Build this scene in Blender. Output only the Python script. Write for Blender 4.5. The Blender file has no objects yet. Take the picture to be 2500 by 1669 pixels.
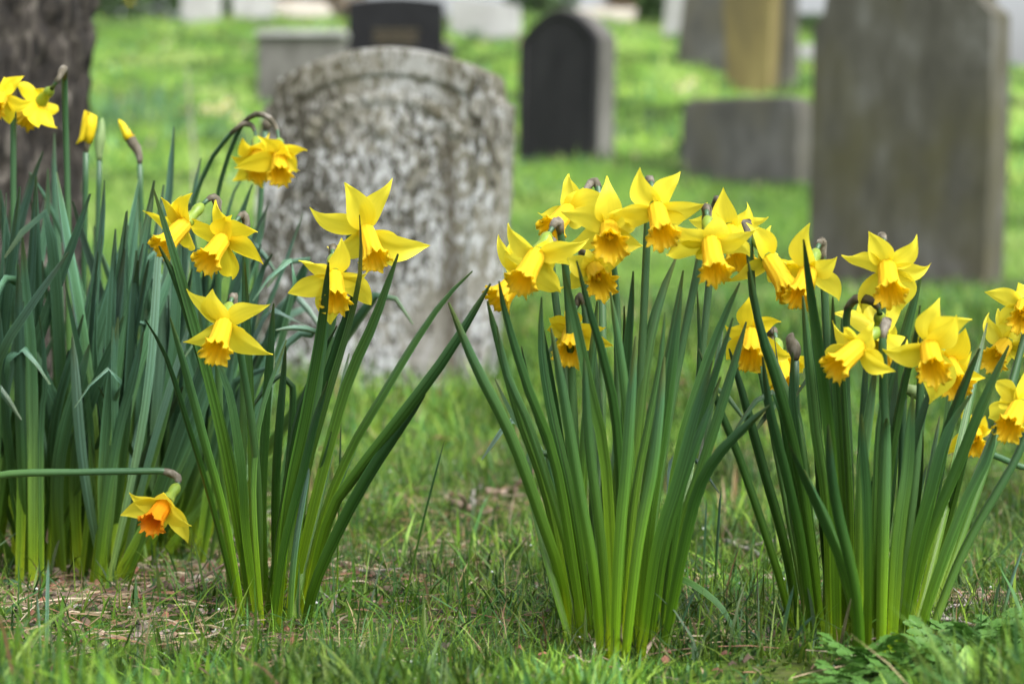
import bpy, bmesh, math, random
import numpy as np
from mathutils import Vector, Matrix, noise

# ------------------------------------------------------------------ camera
SC = bpy.context.scene
COL = SC.collection
F = 2500 * 85 / 36.0                     # focal length in photo pixels
PITCH = math.atan((834.5 - 600) / F)
CAM = Vector((0, 0, 0.245))
cam_d = bpy.data.cameras.new('camera')
cam = bpy.data.objects.new('camera', cam_d)
COL.objects.link(cam)
cam.location = CAM
cam.rotation_euler = (math.pi / 2 - PITCH, 0, 0)
cam_d.lens = 85
cam_d.sensor_width = 36
cam_d.clip_start = 0.05
cam_d.clip_end = 2000
cam_d.dof.use_dof = True
cam_d.dof.focus_distance = 1.53
cam_d.dof.aperture_fstop = 8.6
SC.camera = cam

# ------------------------------------------------------------------ sky and soft overcast sun
SUN_EL, SUN_AZ = 50, 142                 # azimuth measured from +Y clockwise: to the right, slightly behind the camera
world = bpy.data.worlds.new('World')
SC.world = world
world.use_nodes = True
wn = world.node_tree
sky = wn.nodes.new('ShaderNodeTexSky')
sky.sky_type = 'NISHITA'
sky.sun_disc = False
sky.sun_elevation = math.radians(SUN_EL)
sky.sun_rotation = math.radians(SUN_AZ)
sky.air_density = 1.0
sky.dust_density = 6.0
hsv = wn.nodes.new('ShaderNodeHueSaturation')
hsv.inputs['Saturation'].default_value = 0.30
wn.links.new(sky.outputs[0], hsv.inputs['Color'])
bg = wn.nodes['Background']
wn.links.new(hsv.outputs[0], bg.inputs['Color'])
bg.inputs['Strength'].default_value = 0.15
sun_d = bpy.data.lights.new('sun', 'SUN')
sun_d.energy = 1.3
sun_d.angle = math.radians(35)
sun_d.color = (1.0, 0.98, 0.95)
sun = bpy.data.objects.new('sun', sun_d)
COL.objects.link(sun)
_a, _e = math.radians(SUN_AZ), math.radians(SUN_EL)
_sd = Vector((math.sin(_a) * math.cos(_e), math.cos(_a) * math.cos(_e), math.sin(_e)))
sun.rotation_euler = (-_sd).to_track_quat('-Z', 'Y').to_euler()
sun.location = (0, 0, 12)
SC.view_settings.view_transform = 'Standard'
SC.view_settings.look = 'None'
SC.view_settings.gamma = 1
SC.view_settings.use_curve_mapping = False
SC.view_settings.exposure = 1.08
SC.render.engine = 'CYCLES'
SC.cycles.use_denoising = True
SC.cycles.max_bounces = 8
SC.cycles.diffuse_bounces = 3
SC.cycles.transmission_bounces = 6
SC.cycles.caustics_reflective = False
SC.cycles.caustics_refractive = False

R = random.Random(7)
FWD = Vector((0, math.cos(PITCH), -math.sin(PITCH)))
UP = Vector((0, math.sin(PITCH), math.cos(PITCH)))
RIGHT = Vector((1, 0, 0))
ZUP = Vector((0, 0, 1))

# ------------------------------------------------------------------ terrain height
_TD = [-5, 2.0, 3, 4.4, 6, 7.5, 9, 10.5, 12.5, 14, 17, 19, 21, 25, 29, 34, 40, 60, 120, 400]
_TZ = [0, 0, .035, .075, .08, .085, .09, .29, .585, .68, 1.08, 1.38, 1.60, 2.18, 2.78, 3.38, 3.5, 2.6, -1, -20]

def sstep(a, b, x):
    t = np.clip((x - a) / (b - a), 0, 1)
    return t * t * (3 - 2 * t)

def terr(x, y):
    x = np.asarray(x, float); y = np.asarray(y, float)
    z = np.interp(y, _TD, _TZ)
    z = z - sstep(2.2, 8, x) * 0.75 * sstep(14, 30, y)
    near = 0.0035 * (np.sin(x * 21 + 1.3) * np.sin(y * 17 + .4) + np.sin(x * 9 - y * 13))
    far = 0.085 * (np.sin(x * 1.9 + y * .8) * np.sin(y * 1.35 + .7) + .6 * np.sin(x * 3.3 - y * 2.1 + 2))
    return z + near * sstep(0.5, 1, y) + far * sstep(6, 16, y) * (1 - sstep(40, 70, y))

def tz(x, y):
    return float(terr(x, y))

def P(px, py, D):
    """photo pixel + depth in metres -> point in the world"""
    return CAM + (FWD + RIGHT * ((px - 1250) / F) + UP * ((834.5 - py) / F)) * D

def gr(px, D):
    """point of the ground under column px at depth D"""
    x = (px - 1250) / F * D
    return Vector((x, D, tz(x, D)))

def ghit(px, py):
    """where the view ray of a pixel meets the ground"""
    lo = 0.6
    D = lo
    while D < 60:
        p = P(px, py, D)
        if p.z < tz(p.x, p.y):
            break
        D *= 1.01
    p = P(px, py, D)
    return Vector((p.x, p.y, tz(p.x, p.y)))

# ------------------------------------------------------------------ material helpers
def srgb(r, g, b):
    return tuple(((c / 255) / 12.92 if c / 255 <= .04045 else ((c / 255 + .055) / 1.055) ** 2.4) for c in (r, g, b)) + (1,)

class NT:
    def __init__(self, name):
        self.m = bpy.data.materials.new(name)
        self.m.use_nodes = True
        self.t = self.m.node_tree
        self.b = self.t.nodes['Principled BSDF']
        self.out = self.t.nodes['Material Output']
    def n(self, typ, **kw):
        nd = self.t.nodes.new(typ)
        for k, v in kw.items():
            if k in nd.inputs:
                nd.inputs[k].default_value = v
            else:
                setattr(nd, k, v)
        return nd
    def l(self, a, b):
        self.t.links.new(a, b)
    def ramp(self, fac, stops, interp='LINEAR'):
        r = self.t.nodes.new('ShaderNodeValToRGB')
        r.color_ramp.interpolation = interp
        el = r.color_ramp.elements
        while len(el) < len(stops):
            el.new(0.5)
        for e, (p, c) in zip(el, stops):
            e.position = p
            e.color = c if len(c) == 4 else tuple(c) + (1,)
        self.l(fac, r.inputs[0])
        return r.outputs[0]
    def noise(self, vec, scale, detail=4, rough=.55, dist=0.0):
        nd = self.n('ShaderNodeTexNoise')
        nd.inputs['Scale'].default_value = scale
        nd.inputs['Detail'].default_value = detail
        nd.inputs['Roughness'].default_value = rough
        nd.inputs['Distortion'].default_value = dist
        if vec is not None:
            self.l(vec, nd.inputs['Vector'])
        return nd.outputs['Fac']
    def mapping(self, vec, scale=(1, 1, 1), loc=(0, 0, 0)):
        m = self.n('ShaderNodeMapping')
        m.inputs['Scale'].default_value = scale
        m.inputs['Location'].default_value = loc
        self.l(vec, m.inputs['Vector'])
        return m.outputs[0]
    def mix(self, fac, a, b, mode='MIX'):
        m = self.n('ShaderNodeMix', data_type='RGBA', blend_type=mode)
        for sock, v in ((m.inputs['Factor'], fac), (m.inputs['A'], a), (m.inputs['B'], b)):
            pass
        ins = [s for s in m.inputs]
        fa = [s for s in ins if s.name == 'Factor' and s.type == 'VALUE'][0]
        A = [s for s in ins if s.name == 'A' and s.type == 'RGBA'][0]
        B = [s for s in ins if s.name == 'B' and s.type == 'RGBA'][0]
        for sock, v in ((fa, fac), (A, a), (B, b)):
            if hasattr(v, 'is_linked'):
                self.l(v, sock)
            else:
                sock.default_value = v if not isinstance(v, tuple) or len(v) == 4 else tuple(v) + (1,)
        return [s for s in m.outputs if s.type == 'RGBA'][0]
    def bump(self, h, strength=.3, dist=.002, prev=None):
        b = self.n('ShaderNodeBump')
        b.inputs['Strength'].default_value = strength
        b.inputs['Distance'].default_value = dist
        self.l(h, b.inputs['Height'])
        if prev is not None:
            self.l(prev, b.inputs['Normal'])
        self.l(b.outputs[0], self.b.inputs['Normal'])
        return b.outputs[0]
    def translucent(self, color, amount):
        tr = self.n('ShaderNodeBsdfTranslucent')
        self.l(color, tr.inputs['Color'])
        mx = self.n('ShaderNodeMixShader')
        mx.inputs[0].default_value = amount
        self.l(self.b.outputs[0], mx.inputs[1])
        self.l(tr.outputs[0], mx.inputs[2])
        self.l(mx.outputs[0], self.out.inputs['Surface'])

def mat_leaf(name, base, low, mid, tip, sheen=(1.5, 1.45, 1.8)):
    t = NT(name)
    uv = t.n('ShaderNodeUVMap').outputs[0]
    sep = t.n('ShaderNodeSeparateXYZ')
    t.l(uv, sep.inputs[0])
    oi0 = t.n('ShaderNodeObjectInfo')
    sc_ = t.n('ShaderNodeMath', operation='MULTIPLY')
    sc_.inputs[1].default_value = 37.0
    t.l(oi0.outputs['Random'], sc_.inputs[0])
    off = t.n('ShaderNodeVectorMath', operation='ADD')
    t.l(uv, off.inputs[0]); t.l(sc_.outputs[0], off.inputs[1])
    ov = off.outputs[0]
    wob = t.n('ShaderNodeMath', operation='MULTIPLY_ADD')
    t.l(t.noise(t.mapping(ov, (1.2, 2.5, 1)), 1.0, 2), wob.inputs[0])
    wob.inputs[1].default_value = .35
    ad = t.n('ShaderNodeMath', operation='SUBTRACT')
    t.l(sep.outputs[1], ad.inputs[0]); ad.inputs[1].default_value = .17
    t.l(ad.outputs[0], wob.inputs[2])
    c = t.ramp(wob.outputs[0], [(0, base), (.18, low), (.55, mid), (.90, tip), (1, tuple(a * .5 + b for a, b in zip(tip, (.035, .035, .0))))])
    st = t.noise(t.mapping(ov, (9, .35, 1)), 1.0, 4, .65)
    c = t.mix(1.0, c, t.ramp(st, [(.30, (.42, .45, .42)), (.5, (1, 1, 1)), (.70, sheen)]), 'MULTIPLY')
    c = t.mix(1.0, c, t.ramp(sep.outputs[0], [(0, (1.7, 1.6, 1.7)), (.09, (1, 1, 1)), (.42, (1, 1, 1)), (.5, (.72, .76, .72)), (.58, (1, 1, 1)), (.91, (1, 1, 1)), (1, (1.7, 1.6, 1.7))]), 'MULTIPLY')  # brightened rims put the leaf-edge highlights into the colour
    oi = t.n('ShaderNodeObjectInfo')
    hs = t.n('ShaderNodeHueSaturation')
    mr = t.n('ShaderNodeMapRange')
    mr.inputs['To Min'].default_value = .50
    mr.inputs['To Max'].default_value = 1.35
    t.l(oi.outputs['Random'], mr.inputs['Value'])
    t.l(mr.outputs[0], hs.inputs['Value'])
    mh = t.n('ShaderNodeMapRange')
    mh.inputs['To Min'].default_value = .515
    mh.inputs['To Max'].default_value = .485
    t.l(oi.outputs['Random'], mh.inputs['Value'])
    t.l(mh.outputs[0], hs.inputs['Hue'])
    t.l(c, hs.inputs['Color'])
    t.l(hs.outputs[0], t.b.inputs['Base Color'])
    t.b.inputs['Roughness'].default_value = .36
    t.b.inputs['Specular IOR Level'].default_value = .45
    t.bump(st, .6, .0009)
    t.translucent(hs.outputs[0], .08)
    return t.m

M = {}
M['leaf'] = mat_leaf('daffodil_leaf_green', (.26, .37, .006), (.095, .205, .005), (.044, .120, .015), (.036, .100, .036))
M['leaf_blue'] = mat_leaf('daffodil_leaf_blue_green', (.34, .46, .015), (.14, .27, .018), (.068, .165, .068), (.072, .165, .105))
M['leaf_pale'] = mat_leaf('daffodil_leaf_pale', (.30, .42, .04), (.14, .26, .07), (.12, .24, .16), (.15, .26, .19))

def mat_petal(name, c0, c1, rough=.5, trans=.42):
    t = NT(name)
    uv = t.n('ShaderNodeUVMap').outputs[0]
    sep = t.n('ShaderNodeSeparateXYZ')
    t.l(uv, sep.inputs[0])
    c = t.ramp(sep.outputs[1], [(0, c0), (.35, c1), (1, c1)])
    st = t.noise(t.mapping(uv, (18, .9, 1)), 1.0, 3, .6)
    c = t.mix(t.ramp(st, [(.45, (0, 0, 0)), (.75, (.35, .35, .35))]), c, tuple(x * .82 for x in c1[:3]))
    t.l(c, t.b.inputs['Base Color'])
    t.b.inputs['Roughness'].default_value = rough
    t.b.inputs['Specular IOR Level'].default_value = .25
    t.bump(st, .25, .0006)
    t.translucent(c, trans)
    return t.m

M['petal'] = mat_petal('daffodil_petal_yellow', (.90, .74, .025), (.94, .83, .06))
M['petal_deep'] = mat_petal('daffodil_petal_golden', (.88, .64, .012), (.92, .76, .03))
M['corona'] = mat_petal('daffodil_corona_orange', (.93, .78, .05), (.94, .735, .04), .5, .60)
M['corona_deep'] = mat_petal('daffodil_corona_deep_orange', (.92, .60, .012), (.92, .42, .012), .5, .5)

def mat_stem():
    t = NT('daffodil_stem')
    uv = t.n('ShaderNodeUVMap').outputs[0]
    sep = t.n('ShaderNodeSeparateXYZ')
    t.l(uv, sep.inputs[0])
    c = t.ramp(sep.outputs[1], [(0, (.20, .30, .02)), (.2, (.07, .16, .015)), (.55, (.028, .085, .030)), (1, (.035, .095, .042))])
    st = t.noise(t.mapping(uv, (14, 2, 1)), 1.0, 3)
    c = t.mix(t.ramp(st, [(.4, (0, 0, 0)), (.7, (.4, .4, .4))]), c, (.10, .19, .10))
    t.l(c, t.b.inputs['Base Color'])
    t.b.inputs['Roughness'].default_value = .42
    return t.m
M['stem'] = mat_stem()

def mat_simple(name, stops, scale=20, stretch=(1, 1, 1), rough=.7, bump=.3, bdist=.001, trans=0, detail=5, coord='Object'):
    t = NT(name)
    tc = t.n('ShaderNodeTexCoord').outputs[coord]
    nz = t.noise(t.mapping(tc, stretch), scale, detail, .6)
    c = t.ramp(nz, stops)
    t.l(c, t.b.inputs['Base Color'])
    t.b.inputs['Roughness'].default_value = rough
    if bump:
        t.bump(nz, bump, bdist)
    if trans:
        t.translucent(c, trans)
    return t.m

M['spathe'] = mat_simple('papery_spathe', [(.32, (.055, .048, .028)), (.5, (.13, .115, .08)), (.68, (.27, .25, .215))], 120, (1, 1, .35), .75, .5, .0006, .15)
M['spathe_green'] = mat_simple('green_spathe', [(.3, (.16, .26, .08)), (.7, (.26, .36, .16))], 120, (1, 1, .35), .6, .3, .0004, .15)
M['ovary'] = mat_simple('ovary_green', [(.3, (.12, .22, .02)), (.7, (.24, .30, .03))], 90, (1, 1, 1), .45, .1)
M['bark'] = None
M['twig'] = mat_simple('twig_bark', [(.3, (.07, .045, .032)), (.55, (.17, .115, .085)), (.75, (.30, .24, .19))], 90, (1, 1, .4), .85, .5)
M['twig_grey'] = mat_simple('twig_bark_grey', [(.3, (.14, .12, .11)), (.55, (.28, .25, .23)), (.75, (.42, .39, .36))], 90, (1, 1, .4), .85, .5)
M['dead'] = mat_simple('dead_leaf_brown', [(.3, (.10, .045, .025)), (.55, (.24, .12, .065)), (.75, (.40, .26, .17))], 60, (1, 1, 1), .75, .5, .001, .1)
M['dead_pale'] = mat_simple('dead_leaf_pale', [(.3, (.26, .19, .14)), (.55, (.42, .33, .26)), (.75, (.55, .46, .38))], 60, (1, 1, 1), .75, .5, .001, .1)
M['husk'] = mat_simple('nut_husk_grey', [(.35, (.05, .035, .03)), (.55, (.25, .20, .17)), (.75, (.45, .39, .34))], 110, (1, 1, 1), .8, .7, .002)
M['pebble'] = mat_simple('pebble_grey', [(.3, (.22, .19, .15)), (.6, (.34, .30, .25)), (.8, (.42, .38, .33))], 80, (1, 1, 1), .8, .3)
M['weed'] = mat_simple('weed_leaf', [(.3, (.045, .12, .02)), (.55, (.075, .19, .03)), (.75, (.13, .26, .05))], 70, (1, 1, 1), .5, .3, .0006, .2)
M['weed_bright'] = mat_simple('broad_leaf_bright', [(.3, (.13, .28, .015)), (.7, (.20, .38, .03))], 60, (1, 1, 1), .5, .3, .0006, .2)

def mat_grass():
    t = NT('grass_blade')
    at = t.n('ShaderNodeAttribute', attribute_name='Col')
    t.l(at.outputs['Color'], t.b.inputs['Base Color'])
    t.b.inputs['Roughness'].default_value = .5
    t.b.inputs['Specular IOR Level'].default_value = .35
    t.translucent(at.outputs['Color'], .25)
    return t.m
M['grass'] = mat_grass()
M['litter'] = NT('litter_straw').m
_t = M['litter'].node_tree
_at = _t.nodes.new('ShaderNodeAttribute'); _at.attribute_name = 'Col'
_t.links.new(_at.outputs['Color'], _t.nodes['Principled BSDF'].inputs['Base Color'])
_t.nodes['Principled BSDF'].inputs['Roughness'].default_value = .85
_d = NT('dew_water')
_d.b.inputs['Base Color'].default_value = (.9, .95, .92, 1)
_d.b.inputs['Roughness'].default_value = .04
_d.b.inputs['Transmission Weight'].default_value = .6
_d.b.inputs['IOR'].default_value = 1.33
M['dew'] = _d.m

def mat_ground():
    t = NT('ground_soil_and_moss')
    tc = t.n('ShaderNodeTexCoord').outputs['Object']
    fine = t.noise(tc, 70, 6, .65)
    soil = t.ramp(fine, [(.3, (.022, .015, .010)), (.5, (.060, .040, .027)), (.68, (.13, .09, .062)), (.8, (.24, .18, .13))])
    moss = t.ramp(t.noise(tc, 110, 5, .65), [(.3, (.02, .05, .004)), (.55, (.07, .14, .010)), (.75, (.20, .27, .02))])
    patch = t.noise(tc, 5.5, 4, .6)
    near = t.mix(t.ramp(patch, [(.36, (0, 0, 0)), (.52, (1, 1, 1))]), soil, moss)
    pf = t.noise(t.mapping(tc, (1, .6, 1)), .9, 5, .62, .6)
    far = t.ramp(pf, [(.28, (.06, .065, .02)), (.40, (.05, .115, .015)), (.52, (.105, .205, .025)), (.64, (.20, .29, .07)), (.78, (.32, .38, .14))])
    sep = t.n('ShaderNodeSeparateXYZ')
    t.l(tc, sep.inputs[0])
    mr = t.n('ShaderNodeMapRange')
    mr.inputs['From Min'].default_value = 2.0
    mr.inputs['From Max'].default_value = 5.5
    t.l(sep.outputs[1], mr.inputs['Value'])
    c = t.mix(mr.outputs[0], near, far)
    t.l(c, t.b.inputs['Base Color'])
    t.b.inputs['Roughness'].default_value = .9
    t.b.inputs['Specular IOR Level'].default_value = .2
    t.bump(fine, .8, .006)
    return t.m
M['ground'] = mat_ground()

def mat_stone(name, cols, spot=None, white=None, scale=14, streak=.35, bump=.5, rough=.85, olive=None, band=False):
    """weathered stone: grain + vertical streaks + lichen spots"""
    t = NT(name)
    tc = t.n('ShaderNodeTexCoord').outputs['Object']
    g = t.noise(t.mapping(tc, (1, 1, streak)), scale, 6, .62, .3)
    c = t.ramp(g, [(.30, cols[0]), (.52, cols[1]), (.72, cols[2])])
    h = g
    if olive:
        o = t.noise(t.mapping(tc, (1, 1, .5), (3, 1, 7)), 4.5, 4, .6)
        c = t.mix(t.ramp(o, [(.45, (0, 0, 0)), (.66, (.8, .8, .8))]), c, olive)
    if white:
        w = t.noise(t.mapping(tc, (1, 1, .6), (5, 2, 1)), scale * 2.6, 3, .55, .5)
        bw = t.noise(t.mapping(tc, (1, 1, .7), (8, 3, 5)), 7, 3, .55)
        aw = t.n('ShaderNodeMath', operation='MULTIPLY_ADD')
        t.l(bw, aw.inputs[0]); aw.inputs[1].default_value = .9; t.l(w, aw.inputs[2])
        c = t.mix(t.ramp(aw.outputs[0], [(.93, (0, 0, 0)), (1.01, (.95, .95, .95))]), c, white)
    if spot:
        s = t.noise(t.mapping(tc, (1, 1, .5), (1, 9, 4)), scale * 3.2, 3, .6, .8)
        big = t.noise(t.mapping(tc, (1, 1, .6), (2, 2, 2)), 5, 3, .5)
        add = t.n('ShaderNodeMath', operation='MULTIPLY_ADD')
        t.l(big, add.inputs[0]); add.inputs[1].default_value = .6
        t.l(s, add.inputs[2])
        c = t.mix(t.ramp(add.outputs[0], [(.80, (0, 0, 0)), (.86, (.97, .97, .97))]), c, spot)
    if band:                                    # a dark uneven band down one side and moss over the head
        sp = t.n('ShaderNodeSeparateXYZ')
        t.l(tc, sp.inputs[0])
        wv = t.noise(t.mapping(tc, (1, 1, .4), (0, 5, 2)), 16, 4, .65)
        d1 = t.n('ShaderNodeMath', operation='SUBTRACT'); t.l(sp.outputs[0], d1.inputs[0]); d1.inputs[1].default_value = .108
        d2 = t.n('ShaderNodeMath', operation='ABSOLUTE'); t.l(d1.outputs[0], d2.inputs[0])
        d3 = t.n('ShaderNodeMath', operation='MULTIPLY_ADD'); t.l(wv, d3.inputs[0]); d3.inputs[1].default_value = .07; t.l(d2.outputs[0], d3.inputs[2])
        c = t.mix(t.ramp(d3.outputs[0], [(.035, (.85, .85, .85)), (.060, (0, 0, 0))]), c, (.060, .052, .036))
        e1 = t.n('ShaderNodeMath', operation='MULTIPLY_ADD'); t.l(wv, e1.inputs[0]); e1.inputs[1].default_value = .30; t.l(sp.outputs[2], e1.inputs[2])
        c = t.mix(t.ramp(e1.outputs[0], [(.50, (0, 0, 0)), (.58, (.45, .45, .45))]), c, (.13, .12, .075))
    t.l(c, t.b.inputs['Base Color'])
    t.b.inputs['Roughness'].default_value = rough
    t.b.inputs['Specular IOR Level'].default_value = .25
    t.bump(t.noise(tc, scale * 5, 6, .7), bump, .004)
    return t.m

M['stone_lichen'] = mat_stone('lichened_limestone', [(.15, .145, .125), (.25, .245, .225), (.35, .35, .34)], (.040, .037, .026), (.44, .46, .47), 40, .75, .3, olive=(.15, .142, .098), band=True)
M['stone_dark'] = mat_stone('dark_slate', [(.009, .009, .011), (.015, .015, .017), (.022, .022, .024)], None, None, 8, .3, .25, .6)
M['stone_grey'] = mat_stone('grey_sandstone', [(.07, .068, .062), (.12, .117, .11), (.17, .168, .16)], None, None, 6, .4, .5)
M['stone_brown'] = mat_stone('brown_grey_stone', [(.046, .044, .036), (.084, .081, .069), (.145, .143, .135)], None, None, 11, .35, .8, olive=(.075, .070, .036))
M['stone_edge'] = mat_stone('brown_grey_stone_edge', [(.11, .105, .095), (.16, .155, .14), (.21, .205, .19)], None, None, 6, .35, .5)
M['stone_low'] = mat_stone('low_block_stone', [(.045, .044, .042), (.078, .077, .074), (.12, .119, .115)], None, None, 7, .5, .7, olive=(.085, .08, .06))
M['stone_black'] = mat_stone('black_granite', [(.005, .0055, .0065), (.009, .0095, .011), (.014, .015, .017)], None, None, 10, 1, .05, .25)
M['stone_pale'] = mat_stone('pale_limestone', [(.26, .26, .255), (.34, .34, .345), (.42, .42, .43)], None, None, 4, .5, .3)
M['stone_yellow'] = mat_stone('yellow_lichened_stone', [(.075, .065, .04), (.16, .13, .055), (.24, .20, .085)], None, None, 4, .25, .4)
M['gold'] = mat_simple('gilt_lettering', [(.3, (.06, .045, .02)), (.7, (.11, .085, .035))], 30, rough=.5, bump=0)
M['render_wall'] = mat_simple('pale_rendered_wall', [(.3, (.42, .38, .34)), (.7, (.56, .51, .46))], 3, rough=.9)

def mat_bark():
    t = NT('tree_bark')
    tc = t.n('ShaderNodeTexCoord').outputs['Object']
    a = t.noise(t.mapping(tc, (1, 1, .35)), 55, 6, .65, 1.0)
    c = t.ramp(a, [(.38, (.006, .005, .004)), (.48, (.022, .018, .014)), (.57, (.050, .043, .035)), (.70, (.17, .155, .135))])
    g = t.noise(t.mapping(tc, (1, 1, .5), (4, 0, 0)), 5, 4)
    c = t.mix(t.ramp(g, [(.5, (0, 0, 0)), (.7, (.35, .35, .35))]), c, (.035, .028, .015))
    t.l(c, t.b.inputs['Base Color'])
    t.b.inputs['Roughness'].default_value = .9
    t.bump(a, 1.0, .012)
    return t.m
M['bark'] = mat_bark()
M['hedge'] = mat_simple('hedge_leaf', [(.3, (.02, .045, .012)), (.55, (.04, .085, .02)), (.75, (.085, .13, .03))], 3, rough=.6, bump=0, trans=.15)
M['hedge_brown'] = mat_simple('brown_twiggy_leaf', [(.3, (.07, .045, .022)), (.55, (.14, .095, .045)), (.75, (.22, .16, .08))], 3, rough=.7, bump=0, trans=.1)

# ------------------------------------------------------------------ object helpers
def tag(o, label=None, cat=None, group=None, kind=None):
    if label: o['label'] = label
    if cat: o['category'] = cat
    if group: o['group'] = group
    if kind: o['kind'] = kind
    return o

def empty(name, loc, rz=0):
    o = bpy.data.objects.new(name, None)
    o.empty_display_size = .02
    COL.objects.link(o)
    o.location = loc
    o.rotation_euler = (0, 0, rz)
    return o

def add(name, me, mat=None, parent=None, mtx=None, loc=None):
    if mat is not None and not me.materials:
        me.materials.append(mat)
    o = bpy.data.objects.new(name, me)
    COL.objects.link(o)
    if parent is not None:
        o.parent = parent
    if mtx is not None:
        o.matrix_local = mtx
    elif loc is not None:
        o.location = loc
    return o

def mesh(name, verts, faces, uvs=None, smooth=True):
    me = bpy.data.meshes.new(name)
    me.from_pydata([tuple(v) for v in verts], [], faces)
    if uvs is not None:
        ul = me.uv_layers.new(name='UVMap')
        idx = np.empty(len(me.loops), dtype=np.int32)
        me.loops.foreach_get('vertex_index', idx)
        u = np.asarray(uvs, dtype=np.float32)[idx]
        ul.data.foreach_set('uv', u.ravel())
    if smooth:
        me.polygons.foreach_set('use_smooth', [True] * len(me.polygons))
    me.update()
    return me

def catmull(pts, n):
    pts = [Vector(p) for p in pts]
    if len(pts) == 2:
        return [pts[0].lerp(pts[1], i / n) for i in range(n + 1)]
    ext = [pts[0] * 2 - pts[1]] + pts + [pts[-1] * 2 - pts[-2]]
    seg = len(pts) - 1
    lens = [(pts[i + 1] - pts[i]).length for i in range(seg)]
    tot = sum(lens)
    out = []
    for k in range(n + 1):
        s = tot * k / n
        i = 0
        while i < seg - 1 and s > lens[i]:
            s -= lens[i]; i += 1
        t = min(1, s / max(lens[i], 1e-9))
        p0, p1, p2, p3 = ext[i:i + 4]
        out.append(.5 * ((2 * p1) + (p2 - p0) * t + (2 * p0 - 5 * p1 + 4 * p2 - p3) * t * t + (3 * p1 - p0 - 3 * p2 + p3) * t ** 3))
    return out

def tangents(pts):
    n = len(pts)
    return [((pts[min(i + 1, n - 1)] - pts[max(i - 1, 0)]).normalized()) for i in range(n)]

def tube(name, pts, radii, seg=8, cap=True, wob=0, rnd=None):
    """round tube along pts with UVs (u around, v along)"""
    T = tangents(pts)
    ref = Vector((0.3, 1, .2)).normalized()
    v, f, uv = [], [], []
    n = len(pts)
    for i, (p, t) in enumerate(zip(pts, T)):
        a = t.cross(ref)
        if a.length < 1e-4: a = t.cross(Vector((1, 0, 0)))
        a.normalize()
        b = t.cross(a).normalized()
        for k in range(seg):
            th = 2 * math.pi * k / seg
            r = radii[i] * (1 + (wob * (rnd.random() - .5) if rnd else 0))
            v.append(p + (a * math.cos(th) + b * math.sin(th)) * r)
            uv.append((k / seg, i / (n - 1)))
    for i in range(n - 1):
        for k in range(seg):
            k2 = (k + 1) % seg
            f.append((i * seg + k, i * seg + k2, (i + 1) * seg + k2, (i + 1) * seg + k))
    if cap:
        f.append(tuple(range(seg - 1, -1, -1)))
        f.append(tuple((n - 1) * seg + k for k in range(seg)))
    return mesh(name, v, f, uv)

# ------------------------------------------------------------------ ground
def build_ground():
    ys = np.concatenate([np.linspace(-2, .6, 8), np.geomspace(.7, 44, 170), np.geomspace(47, 600, 24)])
    cs = np.linspace(-1, 1, 121)
    verts = []
    for y in ys:
        w = 1.2 + max(y, 0) * (.55 if y < 44 else 1.2)
        x = cs * w
        z = terr(x, np.full_like(x, y))
        verts.append(np.stack([x, np.full_like(x, y), z], 1))
    v = np.concatenate(verts)
    nc = len(cs)
    f = []
    for i in range(len(ys) - 1):
        for j in range(nc - 1):
            a = i * nc + j
            f.append((a, a + 1, a + nc + 1, a + nc))
    o = add('ground', mesh('ground', v.tolist(), f), M['ground'])
    tag(o, 'grassy churchyard ground with moss and bare soil rising to a hillside', kind='structure')
build_ground()

# ------------------------------------------------------------------ grass blades (uncountable)
NPR = np.random.RandomState(11)

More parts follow.
